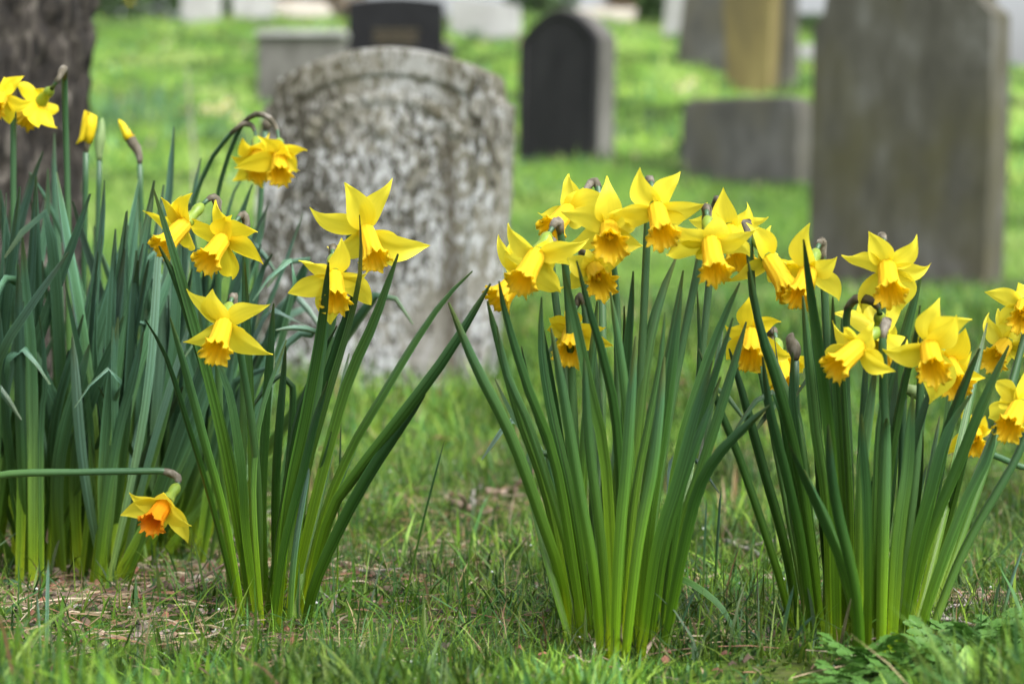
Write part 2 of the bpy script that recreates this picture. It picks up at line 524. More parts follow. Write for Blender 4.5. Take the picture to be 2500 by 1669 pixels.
def blades(name, X, Y, H, W, cols, lean, label, seg=3, mat='grass', Z0=-.003, flat=None):
    n = len(X)
    Z = terr(X, Y) + Z0
    az = NPR.uniform(0, 2 * np.pi, n)
    ln = np.abs(NPR.normal(0, 1, n)) * lean
    bend = NPR.uniform(.2, 1.0, n)
    face = az + NPR.uniform(-1.2, 1.2, n) + np.pi / 2
    nv = 2 * seg + 1
    V = np.zeros((n, nv, 3), np.float32)
    C = np.ones((n, nv, 4), np.float32)
    for s in range(seg + 1):
        t = s / seg
        out = H * (ln * t * (1 - bend) + ln * bend * t * t)
        up = H * t * np.sqrt(np.clip(1 - (ln * .55 * t) ** 2, .15, 1))
        cx = X + np.cos(az) * out
        cy = Y + np.sin(az) * out
        cz = Z + up
        w = W * .5 * (1 - .25 * t - .5 * t * t)
        if s < seg:
            for k, sg in ((0, -1), (1, 1)):
                V[:, 2 * s + k] = np.stack([cx + np.cos(face) * w * sg, cy + np.sin(face) * w * sg, cz], 1)
        else:
            V[:, 2 * seg] = np.stack([cx, cy, cz], 1)
        sl = slice(2 * s, 2 * s + 2) if s < seg else slice(2 * seg, 2 * seg + 1)
        C[:, sl, :3] = cols[:, None, :] * 1.0
    tris = []
    for s in range(seg - 1):
        a = 2 * s
        tris += [(a, a + 1, a + 3), (a, a + 3, a + 2)]
    tris.append((2 * seg - 2, 2 * seg - 1, 2 * seg))
    tris = np.array(tris, np.int32)
    Fc = (tris[None] + (np.arange(n, dtype=np.int32) * nv)[:, None, None]).reshape(-1, 3)
    me = bpy.data.meshes.new(name)
    me.vertices.add(n * nv)
    me.vertices.foreach_set('co', V.ravel())
    me.loops.add(Fc.size)
    me.loops.foreach_set('vertex_index', Fc.ravel())
    me.polygons.add(len(Fc))
    me.polygons.foreach_set('loop_start', np.arange(0, Fc.size, 3, dtype=np.int32))
    me.polygons.foreach_set('loop_total', np.full(len(Fc), 3, np.int32))
    ca = me.color_attributes.new('Col', 'FLOAT_COLOR', 'POINT')
    ca.data.foreach_set('color', C.ravel())
    me.update(calc_edges=True)
    me.validate()
    me.polygons.foreach_set('use_smooth', np.ones(len(Fc), bool))
    o = add(name, me, M[mat])
    tag(o, label, kind='stuff')
    return V[:, 2 * seg]

def fan(n, d0, d1, margin=1.12, p=1.0):
    """points spread evenly over the strip of ground between two depths"""
    d = np.sqrt(NPR.uniform(d0 ** 2, d1 ** 2, n))
    x = NPR.uniform(-.5, .5, n) * 2500 / F * d * margin
    return x, d

def vnoise(x, y, sc, seed=0):
    out = np.zeros(len(x))
    for i, (a, b) in enumerate(zip(x, y)):
        out[i] = noise.noise(Vector((a * sc + seed, b * sc, seed * 1.7)))
    return out

PAL = np.array([[.052, .126, .011], [.078, .166, .013], [.112, .205, .018], [.034, .096, .019], [.046, .126, .032], [.145, .230, .026]])
STRAW = np.array([[.36, .28, .16], [.26, .19, .10], [.20, .11, .06]])

def gcols(n, straw=.06, bright=1.0):
    c = PAL[NPR.randint(0, len(PAL), n)] * NPR.uniform(.75, 1.3, (n, 1)) * bright
    m = NPR.uniform(0, 1, n) < straw
    c[m] = STRAW[NPR.randint(0, 3, m.sum())] * NPR.uniform(.7, 1.2, (m.sum(), 1))
    return c

def bare(x, y):
    """0..1: how bare (litter, no grass) the ground is"""
    b = np.zeros(len(x))
    for (px, D, rx, ry, a) in [(350, 1.72, .17, .14, 1.0), (330, 1.50, .15, .055, .9), (1080, 1.56, .10, .05, .5), (200, 1.62, .16, .10, .9), (120, 1.95, .2, .2, .9), (1100, 1.95, .12, .1, .5), (1900, 1.55, .08, .06, .5),
                               (2330, 1.62, .12, .07, .8), (1320, 1.62, .08, .06, .4), (950, 1.72, .08, .06, .55), (2060, 1.47, .06, .04, .6), (1180, 2.15, .12, .10, .7)]:
        cx = (px - 1250) / F * D
        b = np.maximum(b, a * np.exp(-(((x - cx) / rx) ** 2 + ((y - D) / ry) ** 2)))
    return b

# front strip, dense and out of focus
x, y = fan(36000, 1.0, 1.42, 1.55)
k = NPR.uniform(0, 1, len(x)) > .5 * (vnoise(x, y, 11) > .05)
x, y = x[k], y[k]
k = (x / y * F + 1250 < 2040) | (y < 1.13) | (NPR.uniform(0, 1, len(x)) < .55)
x, y = x[k], y[k]
tall = np.clip(.75 + 1.5 * vnoise(x, y, 8, 12), .35, 1.35)
pv = np.clip(1.05 + 1.2 * vnoise(x, y, 12, 4), .5, 1.7)
tips_front = blades('front_grass', x, y, tall * np.clip(NPR.gamma(4.5, .0084, len(x)), .010, .066) * (1 - .68 * sstep(1.14, 1.36, y)), NPR.uniform(.0012, .0036, len(x)), gcols(len(x), .02, 1.1) * pv[:, None], .95,
       'soft green grass along the front edge before the daffodils')
# middle strip, sharp: thin blades among litter
x, y = fan(80000, 1.38, 2.5, 1.5)
dn = 1 - bare(x, y) * .93
dn *= np.where(vnoise(x, y, 7, 3) > -.05, 1, .45)
k = NPR.uniform(0, 1, len(x)) < dn
x, y = x[k], y[k]
fine = vnoise(x, y, 6, 9) > .05
H = np.where(fine, NPR.uniform(.012, .040, len(x)), np.clip(NPR.gamma(3, .007, len(x)), .008, .05))
W = np.where(fine, NPR.uniform(.0004, .0009, len(x)), NPR.uniform(.0007, .0022, len(x)))
pv = np.clip(.95 + 1.3 * vnoise(x, y, 5, 4) + .8 * vnoise(x, y, 17, 6), .4, 1.7)
tips_mid = blades('middle_grass', x, y, H, W, gcols(len(x), .05, .9) * pv[:, None], 1.25, 'thin green grass growing through litter between the daffodil clumps')
# low creeping turf that closes the sward
x, y = fan(78000, 1.42, 5.2, 1.75)
k = NPR.uniform(0, 1, len(x)) < (1 - bare(x, y) * .85)
x, y = x[k], y[k]
blades('turf', x, y, np.clip(NPR.gamma(2.6, .008, len(x)), .008, .055) * (1 + .6 * sstep(2.2, 4.0, y)), NPR.uniform(.0014, .0036, len(x)) * (1 + .8 * sstep(2.4, 5, y)), gcols(len(x), .05, 1.05) * np.clip(.95 + 1.2 * vnoise(x, y, 4, 4) + .6 * vnoise(x, y, 13, 6), .4, 1.6)[:, None], 1.1,
       'short green turf between the daffodils and the lichened headstone')
x, y = fan(68000, 5, 13, 1.9)
bl = .8 + .5 * (vnoise(x, y, 1.3, 5) > 0)
blades('meadow_grass', x, y, NPR.uniform(.02, .055, len(x)), NPR.uniform(.004, .009, len(x)), gcols(len(x), .03, 1.1) * bl[:, None] * np.array([1.05, 1, 1.6]), 1.0,
       'bright green churchyard grass around the large headstone', seg=2)
x, y = fan(64000, 12.5, 42, 1.7)
vn = vnoise(x, y, .75, 8) + .5 * vnoise(x, y, 2.1, 2)
bl = np.clip(1.05 + 2.1 * vn, .35, 2.0)
cc = gcols(len(x), .03, 1.4) * bl[:, None]
cc[:, 0] *= 1.25; cc[:, 2] *= 2.1
blades('hillside_grass', x, y, NPR.uniform(.04, .11, len(x)), NPR.uniform(.012, .03, len(x)), cc, 1.0, 'tussocky yellow green grass on the hillside among far headstones', seg=2)

# ------------------------------------------------------------------ loose litter: straw and crumbs (uncountable)
x, y = fan(17000, 1.3, 2.6, 1.15)
k = NPR.uniform(0, 1, len(x)) < np.clip(.10 + 1.1 * bare(x, y), 0, 1)
x, y = x[k], y[k]
n = len(x)
lv, lf, lc = [], [], []
for i in range(n):
    c = Vector((x[i], y[i], tz(x[i], y[i]) + R.uniform(.001, .007)))
    a = R.uniform(0, math.pi * 2)
    tl = R.uniform(-.25, .25)
    crumb = R.random() < .5
    L = R.uniform(.003, .008) if crumb else R.uniform(.010, .045)
    w = R.uniform(.0012, .003) if crumb else R.uniform(.0004, .0010)
    d = Vector((math.cos(a), math.sin(a), tl)) * L
    s = Vector((-math.sin(a), math.cos(a), R.uniform(-.25, .25))) * w
    u = Vector((0, 0, w * (.55 if crumb else .8)))
    m = c + u * R.uniform(.5, 2)
    b0 = len(lv)
    lv += [c - d * .5 - s * .6, c - d * .5 + s * .6, c - d * .5 + u, m - s, m + s, m + u * 1.4, c + d * .5 - s * .5, c + d * .5 + s * .5, c + d * .5 + u * .7]
    for q in (0, 3):
        for e in range(3):
            e2 = (e + 1) % 3
            lf.append((b0 + q + e, b0 + q + e2, b0 + q + 3 + e2, b0 + q + 3 + e))
    lf += [(b0 + 2, b0 + 1, b0), (b0 + 6, b0 + 7, b0 + 8)]
    if crumb:
        col = R.choice([(.05, .035, .025), (.11, .075, .05), (.20, .13, .085), (.30, .23, .17), (.24, .10, .06)])
    else:
        col = R.choice([(.40, .31, .19), (.30, .21, .12), (.22, .14, .085), (.46, .38, .27), (.30, .15, .09)])
    f_ = R.uniform(.35, .95)
    lc += [tuple(q * f_ for q in col) + (1,)] * 9
me = mesh('litter', lv, lf, smooth=False)
ca = me.color_attributes.new('Col', 'FLOAT_COLOR', 'POINT')
ca.data.foreach_set('color', np.array(lc, np.float32).ravel())
tag(add('leaf_litter', me, M['litter']), 'brown straw and crumbled leaf litter lying on bare soil', kind='stuff')

# dew beads sit on blade tips
pick = np.concatenate([tips_mid[NPR.choice(len(tips_mid), 330, False)], tips_front[NPR.choice(len(tips_front), 40, False)]])
bm = bmesh.new()
for p in pick:
    bmesh.ops.create_icosphere(bm, subdivisions=1, radius=R.uniform(.0005, .0011), matrix=Matrix.Translation(Vector(p.tolist()) - Vector((0, 0, .0003))))
me = bpy.data.meshes.new('dew'); bm.to_mesh(me); bm.free()
me.polygons.foreach_set('use_smooth', [True] * len(me.polygons))
tag(add('dew_drops', me, M['dew']), 'tiny bright dew beads on the grass tips', kind='stuff')

# ------------------------------------------------------------------ headstones
def slab_mesh(name, outline, thick, bevel=.006, inset=None, arris=True, rough=0.0, seed=1):
    """outline: (x, z) ring seen from the front; the front face looks to -Y; base at z=0"""
    bm = bmesh.new()
    vs = [bm.verts.new((x, -thick / 2, z)) for x, z in outline]
    fr = bm.faces.new(vs)
    bm.normal_update()
    if fr.normal.y > 0:
        fr.normal_flip()
    r = bmesh.ops.extrude_face_region(bm, geom=[fr])
    nv = [g for g in r['geom'] if isinstance(g, bmesh.types.BMVert)]
    for v in nv:
        v.co.y += thick
    bmesh.ops.recalc_face_normals(bm, faces=bm.faces[:])
    bm.faces.ensure_lookup_table()
    if bevel:
        ed = [e for e in bm.edges if len(e.link_faces) == 2 and e.calc_face_angle(0) > .6]
        bmesh.ops.bevel(bm, geom=ed, offset=bevel, segments=2, profile=.6, affect='EDGES', clamp_overlap=True)
    if inset:
        bm.faces.ensure_lookup_table()
        front = max((f for f in bm.faces if f.normal.y < -.9), key=lambda f: f.calc_area())
        bmesh.ops.inset_individual(bm, faces=[front], thickness=inset[0], depth=0, use_even_offset=False)
        bmesh.ops.inset_individual(bm, faces=[front], thickness=inset[2], depth=-inset[1], use_even_offset=False)
    me = bpy.data.meshes.new(name)
    bmesh.ops.triangulate(bm, faces=[f for f in bm.faces if len(f.verts) > 4])
    bm.to_mesh(me); bm.free()
    return me

def px_outline(pts, cx, by, D, th):
    return [((x - cx) * D / F / math.cos(math.radians(th)), (by - y) * D / F) for x, y in pts]

def arc(x0, y0, xm, ym, x1, y1, n=14):
    """circle-like arc through three points (quadratic through the crown)"""
    out = []
    for i in range(n + 1):
        t = i / n
        cxm = 2 * xm - (x0 + x1) / 2
        cym = 2 * ym - (y0 + y1) / 2
        out.append(((1 - t) ** 2 * x0 + 2 * t * (1 - t) * cxm + t * t * x1, (1 - t) ** 2 * y0 + 2 * t * (1 - t) * cym + t * t * y1))
    return out

def stone(name, pts, by, D, th, thick, mat, label, cat='headstone', cx=None, bevel=.006, inset=None, sink=.06, view=None, group=None, tilt=0):
    """pts are photo pixels of the front outline, th the turn of the face to the left (degrees)"""
    xs = [p[0] for p in pts]
    if cx is None: cx = (min(xs) + max(xs)) / 2
    beta = math.degrees(math.atan((cx - 1250) / F))
    ol = px_outline(pts, cx, by, D, th)
    ol = [(x, z if z > 1e-4 else -sink) for x, z in ol]
    base = P(cx, by, D)
    base = Vector((base.x, base.y, base.z))
    root = empty(name, base, math.radians(-th - beta))
    if tilt: root.rotation_euler.x = math.radians(tilt)
    tag(root, label, cat, group)
    add('slab', slab_mesh('slab', ol, thick, bevel, inset), mat, root)
    return root, D / F / math.cos(math.radians(th))

# --- lichened headstone behind the left clumps
th = 17
pts = [(652, 895), (644, 700), (643, 480), (652, 330), (664, 262), (690, 250), (694, 200)] + arc(694, 200, 950, 124, 1205, 192, 18)[1:] + [(1214, 196), (1216, 250), (1240, 262), (1232, 480), (1212, 700), (1186, 895)]
st, s = stone('lichened_headstone', pts, 895, 3.5, th, .085, M['stone_lichen'], 'weathered pale headstone mottled with lichen, curved top and square shoulders', inset=(.030, .004, .006), cx=940)
# worn carved ornament in the head and rows of worn letters, too weathered to read
bm = bmesh.new()
rr = random.Random(3)
def blob(bm, x, z, rx, rz, ry, yf):
    bmesh.ops.create_uvsphere(bm, u_segments=8, v_segments=5, radius=1, matrix=Matrix.Translation((x, yf, z)) @ Matrix.Diagonal((rx, ry, rz, 1)))
yf = (-.0425 + .004) / .795
for k in range(13):
    a = math.pi * (.12 + .76 * k / 12)
    blob(bm, .15 * math.cos(a) + rr.uniform(-.006, .006) + .01, .385 + .10 * math.sin(a), .017, .013, .010, yf)
    if k % 2 == 0:
        blob(bm, .11 * math.cos(a) + .01, .38 + .07 * math.sin(a), .011, .014, .008, yf)
blob(bm, .01, .43, .022, .022, .012, yf)
me = bpy.data.meshes.new('carving'); bm.to_mesh(me); bm.free()
me.polygons.foreach_set('use_smooth', [True] * len(me.polygons))
o = tag(add('carved_wreath', me, M['stone_lichen'], st), kind='stuff'); o.scale = (.795, .40, .795); o.location.y = -.0185
bm = bmesh.new()
for row in range(7):
    xx = -.155
    while xx < .10:
        w = rr.uniform(.008, .016)
        if rr.random() < .82:
            bmesh.ops.create_cube(bm, size=1, matrix=Matrix.Translation((xx + w / 2, yf - .0006, .335 - row * .043)) @ Matrix.Diagonal((w * .75, .004, .017, 1)))
        xx += w + .004
me = bpy.data.meshes.new('inscription'); bm.to_mesh(me); bm.free()
o = tag(add('worn_inscription', me, M['stone_lichen'], st), kind='stuff'); o.scale = (.795, .795, .795)
# kerb at its foot
kx = P(960, 912, 3.44)
kb = slab_mesh('kerb', [(-.19, -.05), (-.19, .008), (.17, .012), (.17, -.05)], .06, .006)
o = add('kerb_stone', kb, M['stone_lichen'], loc=(kx.x, kx.y - .02, tz(kx.x, kx.y)))
o.rotation_euler.z = math.radians(-15)
tag(o, 'low pale kerb stone half buried at the foot of the lichened headstone', 'kerb')

# --- dark arched stone
pts = [(1268, 398), (1272, 104), (1278, 92)] + arc(1278, 92, 1366, 28, 1452, 86, 16)[1:] + [(1460, 98), (1452, 398)]
st, s = stone('dark_headstone', pts, 398, 14, 27, .06, M['stone_dark'], 'dark slate headstone with a rounded arch top and a side coloured lit grey', inset=(.03, .012, .01), sink=.12)
ol = [(x * 1.01, z * 1.012 if z > 0 else -.12) for x, z in px_outline(pts, 1364, 398, 14, 27)]
add('back_slab', slab_mesh('back_slab', ol, .20, .01), M['stone_grey'], st, loc=(.006, .125, 0))  # lighter grey body puts the lit right side into the colour
bmb = bmesh.new()
bmesh.ops.create_icosphere(bmb, subdivisions=3, radius=1, matrix=Matrix.Diagonal((.085, .06, .07, 1)))
for v in bmb.verts: v.co *= 1 + .18 * noise.noise(v.co * 25)
me = bpy.data.meshes.new('boulder'); bmb.to_mesh(me); bmb.free()
pb = P(1312, 385, 13.65)
tag(add('boulder', me, M['pebble'], loc=(pb.x, pb.y, tz(pb.x, pb.y) + .03)), 'pale rounded stone lying at the foot of the dark arched headstone', 'stone')

# --- big brown-grey headstone, right
pts = [(1993, 690), (2000, 400), (2006, 60), (2030, 30), (2045, -60)] + arc(2045, -60, 2225, -190, 2395, -60, 14)[1:] + [(2400, 20), (2432, 50), (2430, 400), (2416, 690)]
st, s = stone('large_headstone', pts, 690, 9.0, 25, .17, M['stone_brown'], 'large upright brown grey headstone on a stone plinth', sink=.1)
add('plinth', slab_mesh('plinth', [(-.44, -.14), (-.44, .028), (.44, .028), (.44, -.14)], .36, .01), M['stone_edge'], st, loc=(.03, .0, -.026))

# --- low block
pts = [(1676, 425), (1682, 300), (1688, 256), (1706, 241), (1944, 241), (1962, 256), (1968, 300), (1966, 425)]
st, s = stone('low_headstone', pts, 425, 12.5, 24, .22, M['stone_low'], 'low squat grey headstone with rounded top corners', bevel=.02, sink=.12)
# --- left grey block
pts = [(636, 262), (634, 92), (842, 92), (846, 262)]
st, s = stone('box_headstone', pts, 262, 18.8, 6, .30, M['stone_grey'], 'plain grey box shaped headstone with its sky-lit top coloured pale', bevel=.012, sink=.15)
add('cap', slab_mesh('cap', [(-.345, 0), (-.345, .05), (.345, .05), (.345, 0)], .40, .012), M['stone_pale'], st, loc=(0, 0, .535))  # paler cap slab: the sky-lit top put into the colour
# --- black granite
pts = [(850, 128), (850, 8)] + arc(850, 8, 966, -4, 1084, 8, 8)[1:] + [(1084, 128)]
st, s = stone('black_headstone', pts, 128, 24.6, 4, .16, M['stone_black'], 'black polished granite headstone with dim gilt lettering on a dark base', bevel=.008, sink=0)
add('base', slab_mesh('base', [(-.60, -.25), (-.60, .0), (.60, .0), (.60, -.25)], .36, .01), M['stone_black'], st, loc=(0, 0, .002))
bm = bmesh.new()
for row in range(3):
    xx = -.22
    while xx < .22:
        w = rr.uniform(.012, .03)
        bmesh.ops.create_cube(bm, size=1, matrix=Matrix.Translation((xx + w / 2, -.081, .21 - row * .055)) @ Matrix.Diagonal((w * .8, .004, .03, 1)))
        xx += w + .008
me = bpy.data.meshes.new('gilt'); bm.to_mesh(me); bm.free()
tag(add('gilt_lettering', me, M['gold'], st), kind='stuff')
for sx in (-.53, .53):
    vb = bmesh.new()
    bmesh.ops.create_cone(vb, cap_ends=True, segments=12, radius1=.05, radius2=.06, depth=.10, matrix=Matrix.Translation((sx, -.06, .052)))
    me = bpy.data.meshes.new('vase'); vb.to_mesh(me); vb.free()
    add('flower_holder', me, M['stone_grey'], st)
# --- pale far stones
pts = [(1100, 108), (1104, -8), (1268, 18), (1272, 108)]
stone('pale_slab', pts, 108, 28.3, 8, .22, M['stone_pale'], 'wide pale grey headstone with a slanting top behind the black granite one', bevel=.015, sink=.2)
pts = [(446, 66), (444, -40), (540, -40), (538, 66)]
stone('pale_headstone', pts, 66, 31.5, 6, .16, M['stone_pale'], 'tall narrow white headstone on the hill beside the hedge', bevel=.012, sink=.3)
pts = [(574, 58), (572, -50), (668, -50), (668, 58)]
stone('white_headstone', pts, 58, 33.2, 6, .5, M['stone_pale'], 'thick white headstone on the hill next to a pale rendered wall', bevel=.012, sink=.3)
pts = [(1654, 150), (1664, 10), (1672, -120)] + arc(1672, -120, 1722, -190, 1776, -120, 8)[1:] + [(1780, 150)]
st, s = stone('leaning_headstone', pts, 150, 23.5, 14, .2, M['stone_low'], 'grey brown headstone leaning behind the yellow lichened one', sink=.2)
st.rotation_euler.y = math.radians(4)
pts = [(1612, 100), (1634, -60), (1672, -60), (1676, 100)]
stone('pale_upright_headstone', pts, 100, 28, 10, .16, M['stone_pale'], 'pale headstone edge showing beside the leaning grey brown headstone', sink=.3)
pts = [(1786, 222), (1778, -10), (1776, -150)] + arc(1776, -150, 1838, -240, 1900, -150, 8)[1:] + [(1898, 0), (1886, 222)]
st, s = stone('yellow_headstone', pts, 222, 20.8, 20, .26, M['stone_yellow'], 'tall headstone covered in yellow ochre lichen with grey sides', sink=.2)
add('back_slab', slab_mesh('back_slab', [(-.27, -.2), (-.27, 1.3), (-.1, 1.5), (.1, 1.5), (.27, 1.3), (.27, -.2)], .2, .02), M['stone_low'], st, loc=(.04, .22, 0))
pts = [(1944, 156), (1948, 112), (1998, 110), (2000, 156)]
stone('small_pale_headstone', pts, 156, 25.5, 6, .2, M['stone_pale'], 'small low pale headstone beside the large brown grey one', sink=.3, bevel=.02)

# pale rendered wall on the crest
w0 = P(735, 30, 35.5)
wm = slab_mesh('wall', [(-.9, -.8), (-.9, .16), (.35, .14), (.5, -.05), (.5, -.8)], .3, .02)
tag(add('boundary_wall', wm, M['render_wall'], loc=w0), 'pale rendered boundary wall on the hill behind the box headstone', 'wall')
w0 = P(1440, 40, 36.5)
wm = slab_mesh('wall', [(-.75, -.9), (-.75, .12), (.75, .10), (.75, -.9)], .3, .02)
tag(add('boundary_wall', wm, M['render_wall'], loc=w0), 'pale rendered boundary wall behind the dark arched headstone', 'wall')

# ------------------------------------------------------------------ hedge shrubs on the crest
def shrub(px, py, D, rx, rz, mat, label, n=900, leaf=.10, seed=1):
    rs = random.Random(seed)
    b = gr(px, D)
    root = empty('shrub', b)
    tag(root, label, 'shrub', None)
    v, f = [], []
    for i in range(n):
        while True:
            q = Vector((rs.uniform(-1, 1), rs.uniform(-1, 1), rs.uniform(0, 1)))
            if (q.x ** 2 + q.y ** 2 + (q.z * 1.0 - .35) ** 2 / .5) < 1 + .5 * noise.noise(q * 2.5 + Vector((seed, 0, 0))): break
        c = Vector((q.x * rx, q.y * rx * .7, q.z * rz))
        a = Vector((rs.gauss(0, 1), rs.gauss(0, 1), rs.gauss(0, 1))).normalized()
        bb = a.orthogonal().normalized()
        l = leaf * rs.uniform(.6, 1.3)
        k = len(v)
        v += [c - a * l, c + bb * l * .4, c + a * l, c - bb * l * .4]
        f.append((k, k + 1, k + 2, k + 3))
    tag(add('foliage', mesh('foliage', v, f), mat, root), kind='stuff')
    for i in range(4):
        a = rs.uniform(0, 6.28)
        pts = catmull([(0, 0, -.1), (.1 * rx * math.cos(a), .1 * rx * math.sin(a), rz * .4), (.5 * rx * math.cos(a), .4 * rx * math.sin(a), rz * .85)], 5)
        add('stem', tube('stem', pts, [.04, .034, .028, .022, .016, .01], 6), M['twig'], root)

shrub(330, 0, 36, .95, 1.5, M['hedge'], 'dark green shrub on the hill left of the white headstone', 1300, seed=1)
shrub(556, 0, 36.5, .45, 1.5, M['hedge'], 'dark narrow shrub between the two white hill headstones', 800, seed=2)
shrub(760, 0, 37.5, 1.0, 1.7, M['hedge_brown'], 'brown twiggy shrub behind the pale rendered wall', 1200, seed=3)
shrub(1320, 0, 36, .55, 1.3, M['hedge'], 'olive green shrub rising behind the dark arched headstone', 900, seed=4)
shrub(1545, 0, 38, .5, 1.1, M['hedge_brown'], 'russet shrub on the crest beyond the dark arched headstone', 700, seed=5)
shrub(1598, 0, 35, .28, 1.3, M['hedge'], 'dark green shrub next to the pale headstone edge', 800, seed=6)
shrub(1970, 60, 34, .30, .27, M['hedge'], 'small dark green bush under the bright sky gap', 700, .07, seed=7)
shrub(205, 0, 37, .4, 1.1, M['hedge'], 'green bush on the hill just beside the tree trunk', 700, seed=8)

# ------------------------------------------------------------------ tree trunk, left
def build_tree():
    D = 3.3
    base = gr(-120, D)
    root = empty('tree', base)
    tag(root, 'dark rough barked tree trunk standing behind the left daffodil clump', 'tree')
    nr, ns = 150, 140
    v, f = [], []
    top = P(-5, -900, D)
    for i in range(nr + 1):
        t = i / nr
        z = -.06 + t * 1.55
        c = Vector((.105 * z / 1.0, .02 * z, z))
        r0 = .150 - .012 * z + .07 * math.exp(-max(z, 0) / .10)
        for k in range(ns):
            a = 2 * math.pi * k / ns
            d = Vector((math.cos(a), math.sin(a), 0))
            q = Vector((d.x * 3.2, d.y * 3.2, z * 2.2))
            ridge = abs(noise.noise(Vector((d.x * 5.5, d.y * 5.5, z * 9.0)) * 2.0 + Vector((noise.noise(q * 3) * .5, 0, 0))))
            fine = noise.noise(Vector((d.x * 20, d.y * 20, z * 26)))
            butt = .03 * math.cos(a * 5 + .7) * math.exp(-max(z, 0) / .12)
            r = r0 + butt - .016 * (1 - min(1, ridge * 3.2)) + .004 * fine
            v.append(c + d * r)
    for i in range(nr):
        for k in range(ns):
            k2 = (k + 1) % ns
            f.append((i * ns + k, i * ns + k2, (i + 1) * ns + k2, (i + 1) * ns + k))
    f.append(tuple(nr * ns + k for k in range(ns)))
    add('trunk', mesh('trunk', v, f), M['bark'], root)
build_tree()

# ------------------------------------------------------------------ daffodil leaves
def leaf_mesh(pts, W, a0, a1, rs, nseg=14, fold=.20, thick=.0006, tipround=.86):
    pts = catmull(pts, nseg)
    T = tangents(pts)
    v, f, uv = [], [], []
    fold = fold * rs.choice((-1, 1, 1)) * rs.uniform(.5, 1.3)
    rib = rs.uniform(.0, .05)
    for i, (p, t) in enumerate(zip(pts, T)):
        s = i / nseg
        w = W * .65 * (.72 + .28 * math.sin(min(1, s / .55) * math.pi / 2))
        if s > .62:
            q = (s - .62) / .38
            w *= max(.06, (1 - q ** 2.6)) ** .62
        vd = (p - CAM).normalized()
        wd = t.cross(vd)
        if wd.length < 1e-3: wd = t.cross(ZUP)
        wd.normalize()
        ang = a0 + a1 * s
        nd = wd.cross(t).normalized()
        wv = wd * math.cos(ang) + nd * math.sin(ang)
        nv = wv.cross(t).normalized()
        th = thick * (1.5 - .8 * s)
        US = (-1, -.55, -.12, .12, .55, 1)
        for u in US:
            v.append(p + wv * (u * w / 2) + nv * (-fold * w * (1 - abs(u) ** 1.25) - (rib * w if abs(u) < .3 else 0)))
            uv.append((u * .5 + .5, s))
        for u in US:
            v.append(p + wv * (u * w / 2) + nv * (-fold * w * (1 - abs(u) ** 1.25) - th * (1 - u ** 4) - (rib * w if abs(u) < .3 else 0)))
            uv.append((u * .5 + .5, s))
    nr = 12
    for i in range(nseg):
        for k in range(5):
            a = i * nr + k
            f.append((a, a + 1, a + nr + 1, a + nr))
            a = i * nr + 6 + k
            f.append((a, a + nr, a + nr + 1, a + 1))
    return v, f, uv

def clump(name, base, label, group=None):
    root = empty(name, base)
    tag(root, label, 'daffodil leaves', group)
    return root

def add_leaf(root, pts, W, mat, rs, a0=None, a1=None, **kw):
    if a0 is None: a0 = rs.uniform(-1.1, 1.1)
    if a1 is None: a1 = rs.uniform(-.8, .8)
    v, f, uv = leaf_mesh(pts, W, a0, a1, rs, **kw)
    b = Vector(root.location)
    return add('leaf', mesh('leaf', [p - b for p in v], f, uv), mat, root)

def pxleaf(root, pxs, D0, D1, W, mat, rs, a0=None, a1=None, **kw):
    """pxs: from base to tip in photo pixels; the base is put on the ground at depth D0"""
    g = gr(pxs[0][0], D0)
    g.z -= .012
    pts = [g]
    n = len(pxs)
    for i, (x, y) in enumerate(pxs[1:], 1):
        pts.append(P(x, y, D0 + (D1 - D0) * i / (n - 1)))
    return add_leaf(root, pts, W, mat, rs, a0, a1, **kw)

def rndleaf(root, bpx, D0, tpx, tpy, D1, W, mat, rs, bow=0, **kw):
    g = gr(bpx, D0); g.z -= .012
    tip = P(tpx, tpy, D1)
    m = g.lerp(tip, .5) + Vector((bow, 0, .0)) + ZUP * abs(bow) * .4
    ctrl = [g, m, tip]
    if rs.random() < .13:                       # a leaf whose end has folded over
        sx = rs.choice((-1, 1))
        ctrl = [g, m, tip - ZUP * .03, tip + Vector((sx * .012, -.004, -.026)), tip + Vector((sx * .03, -.008, -.05))]
        kw['nseg'] = 18
    return add_leaf(root, ctrl, W, mat, rs, **kw)

rs = random.Random(21)
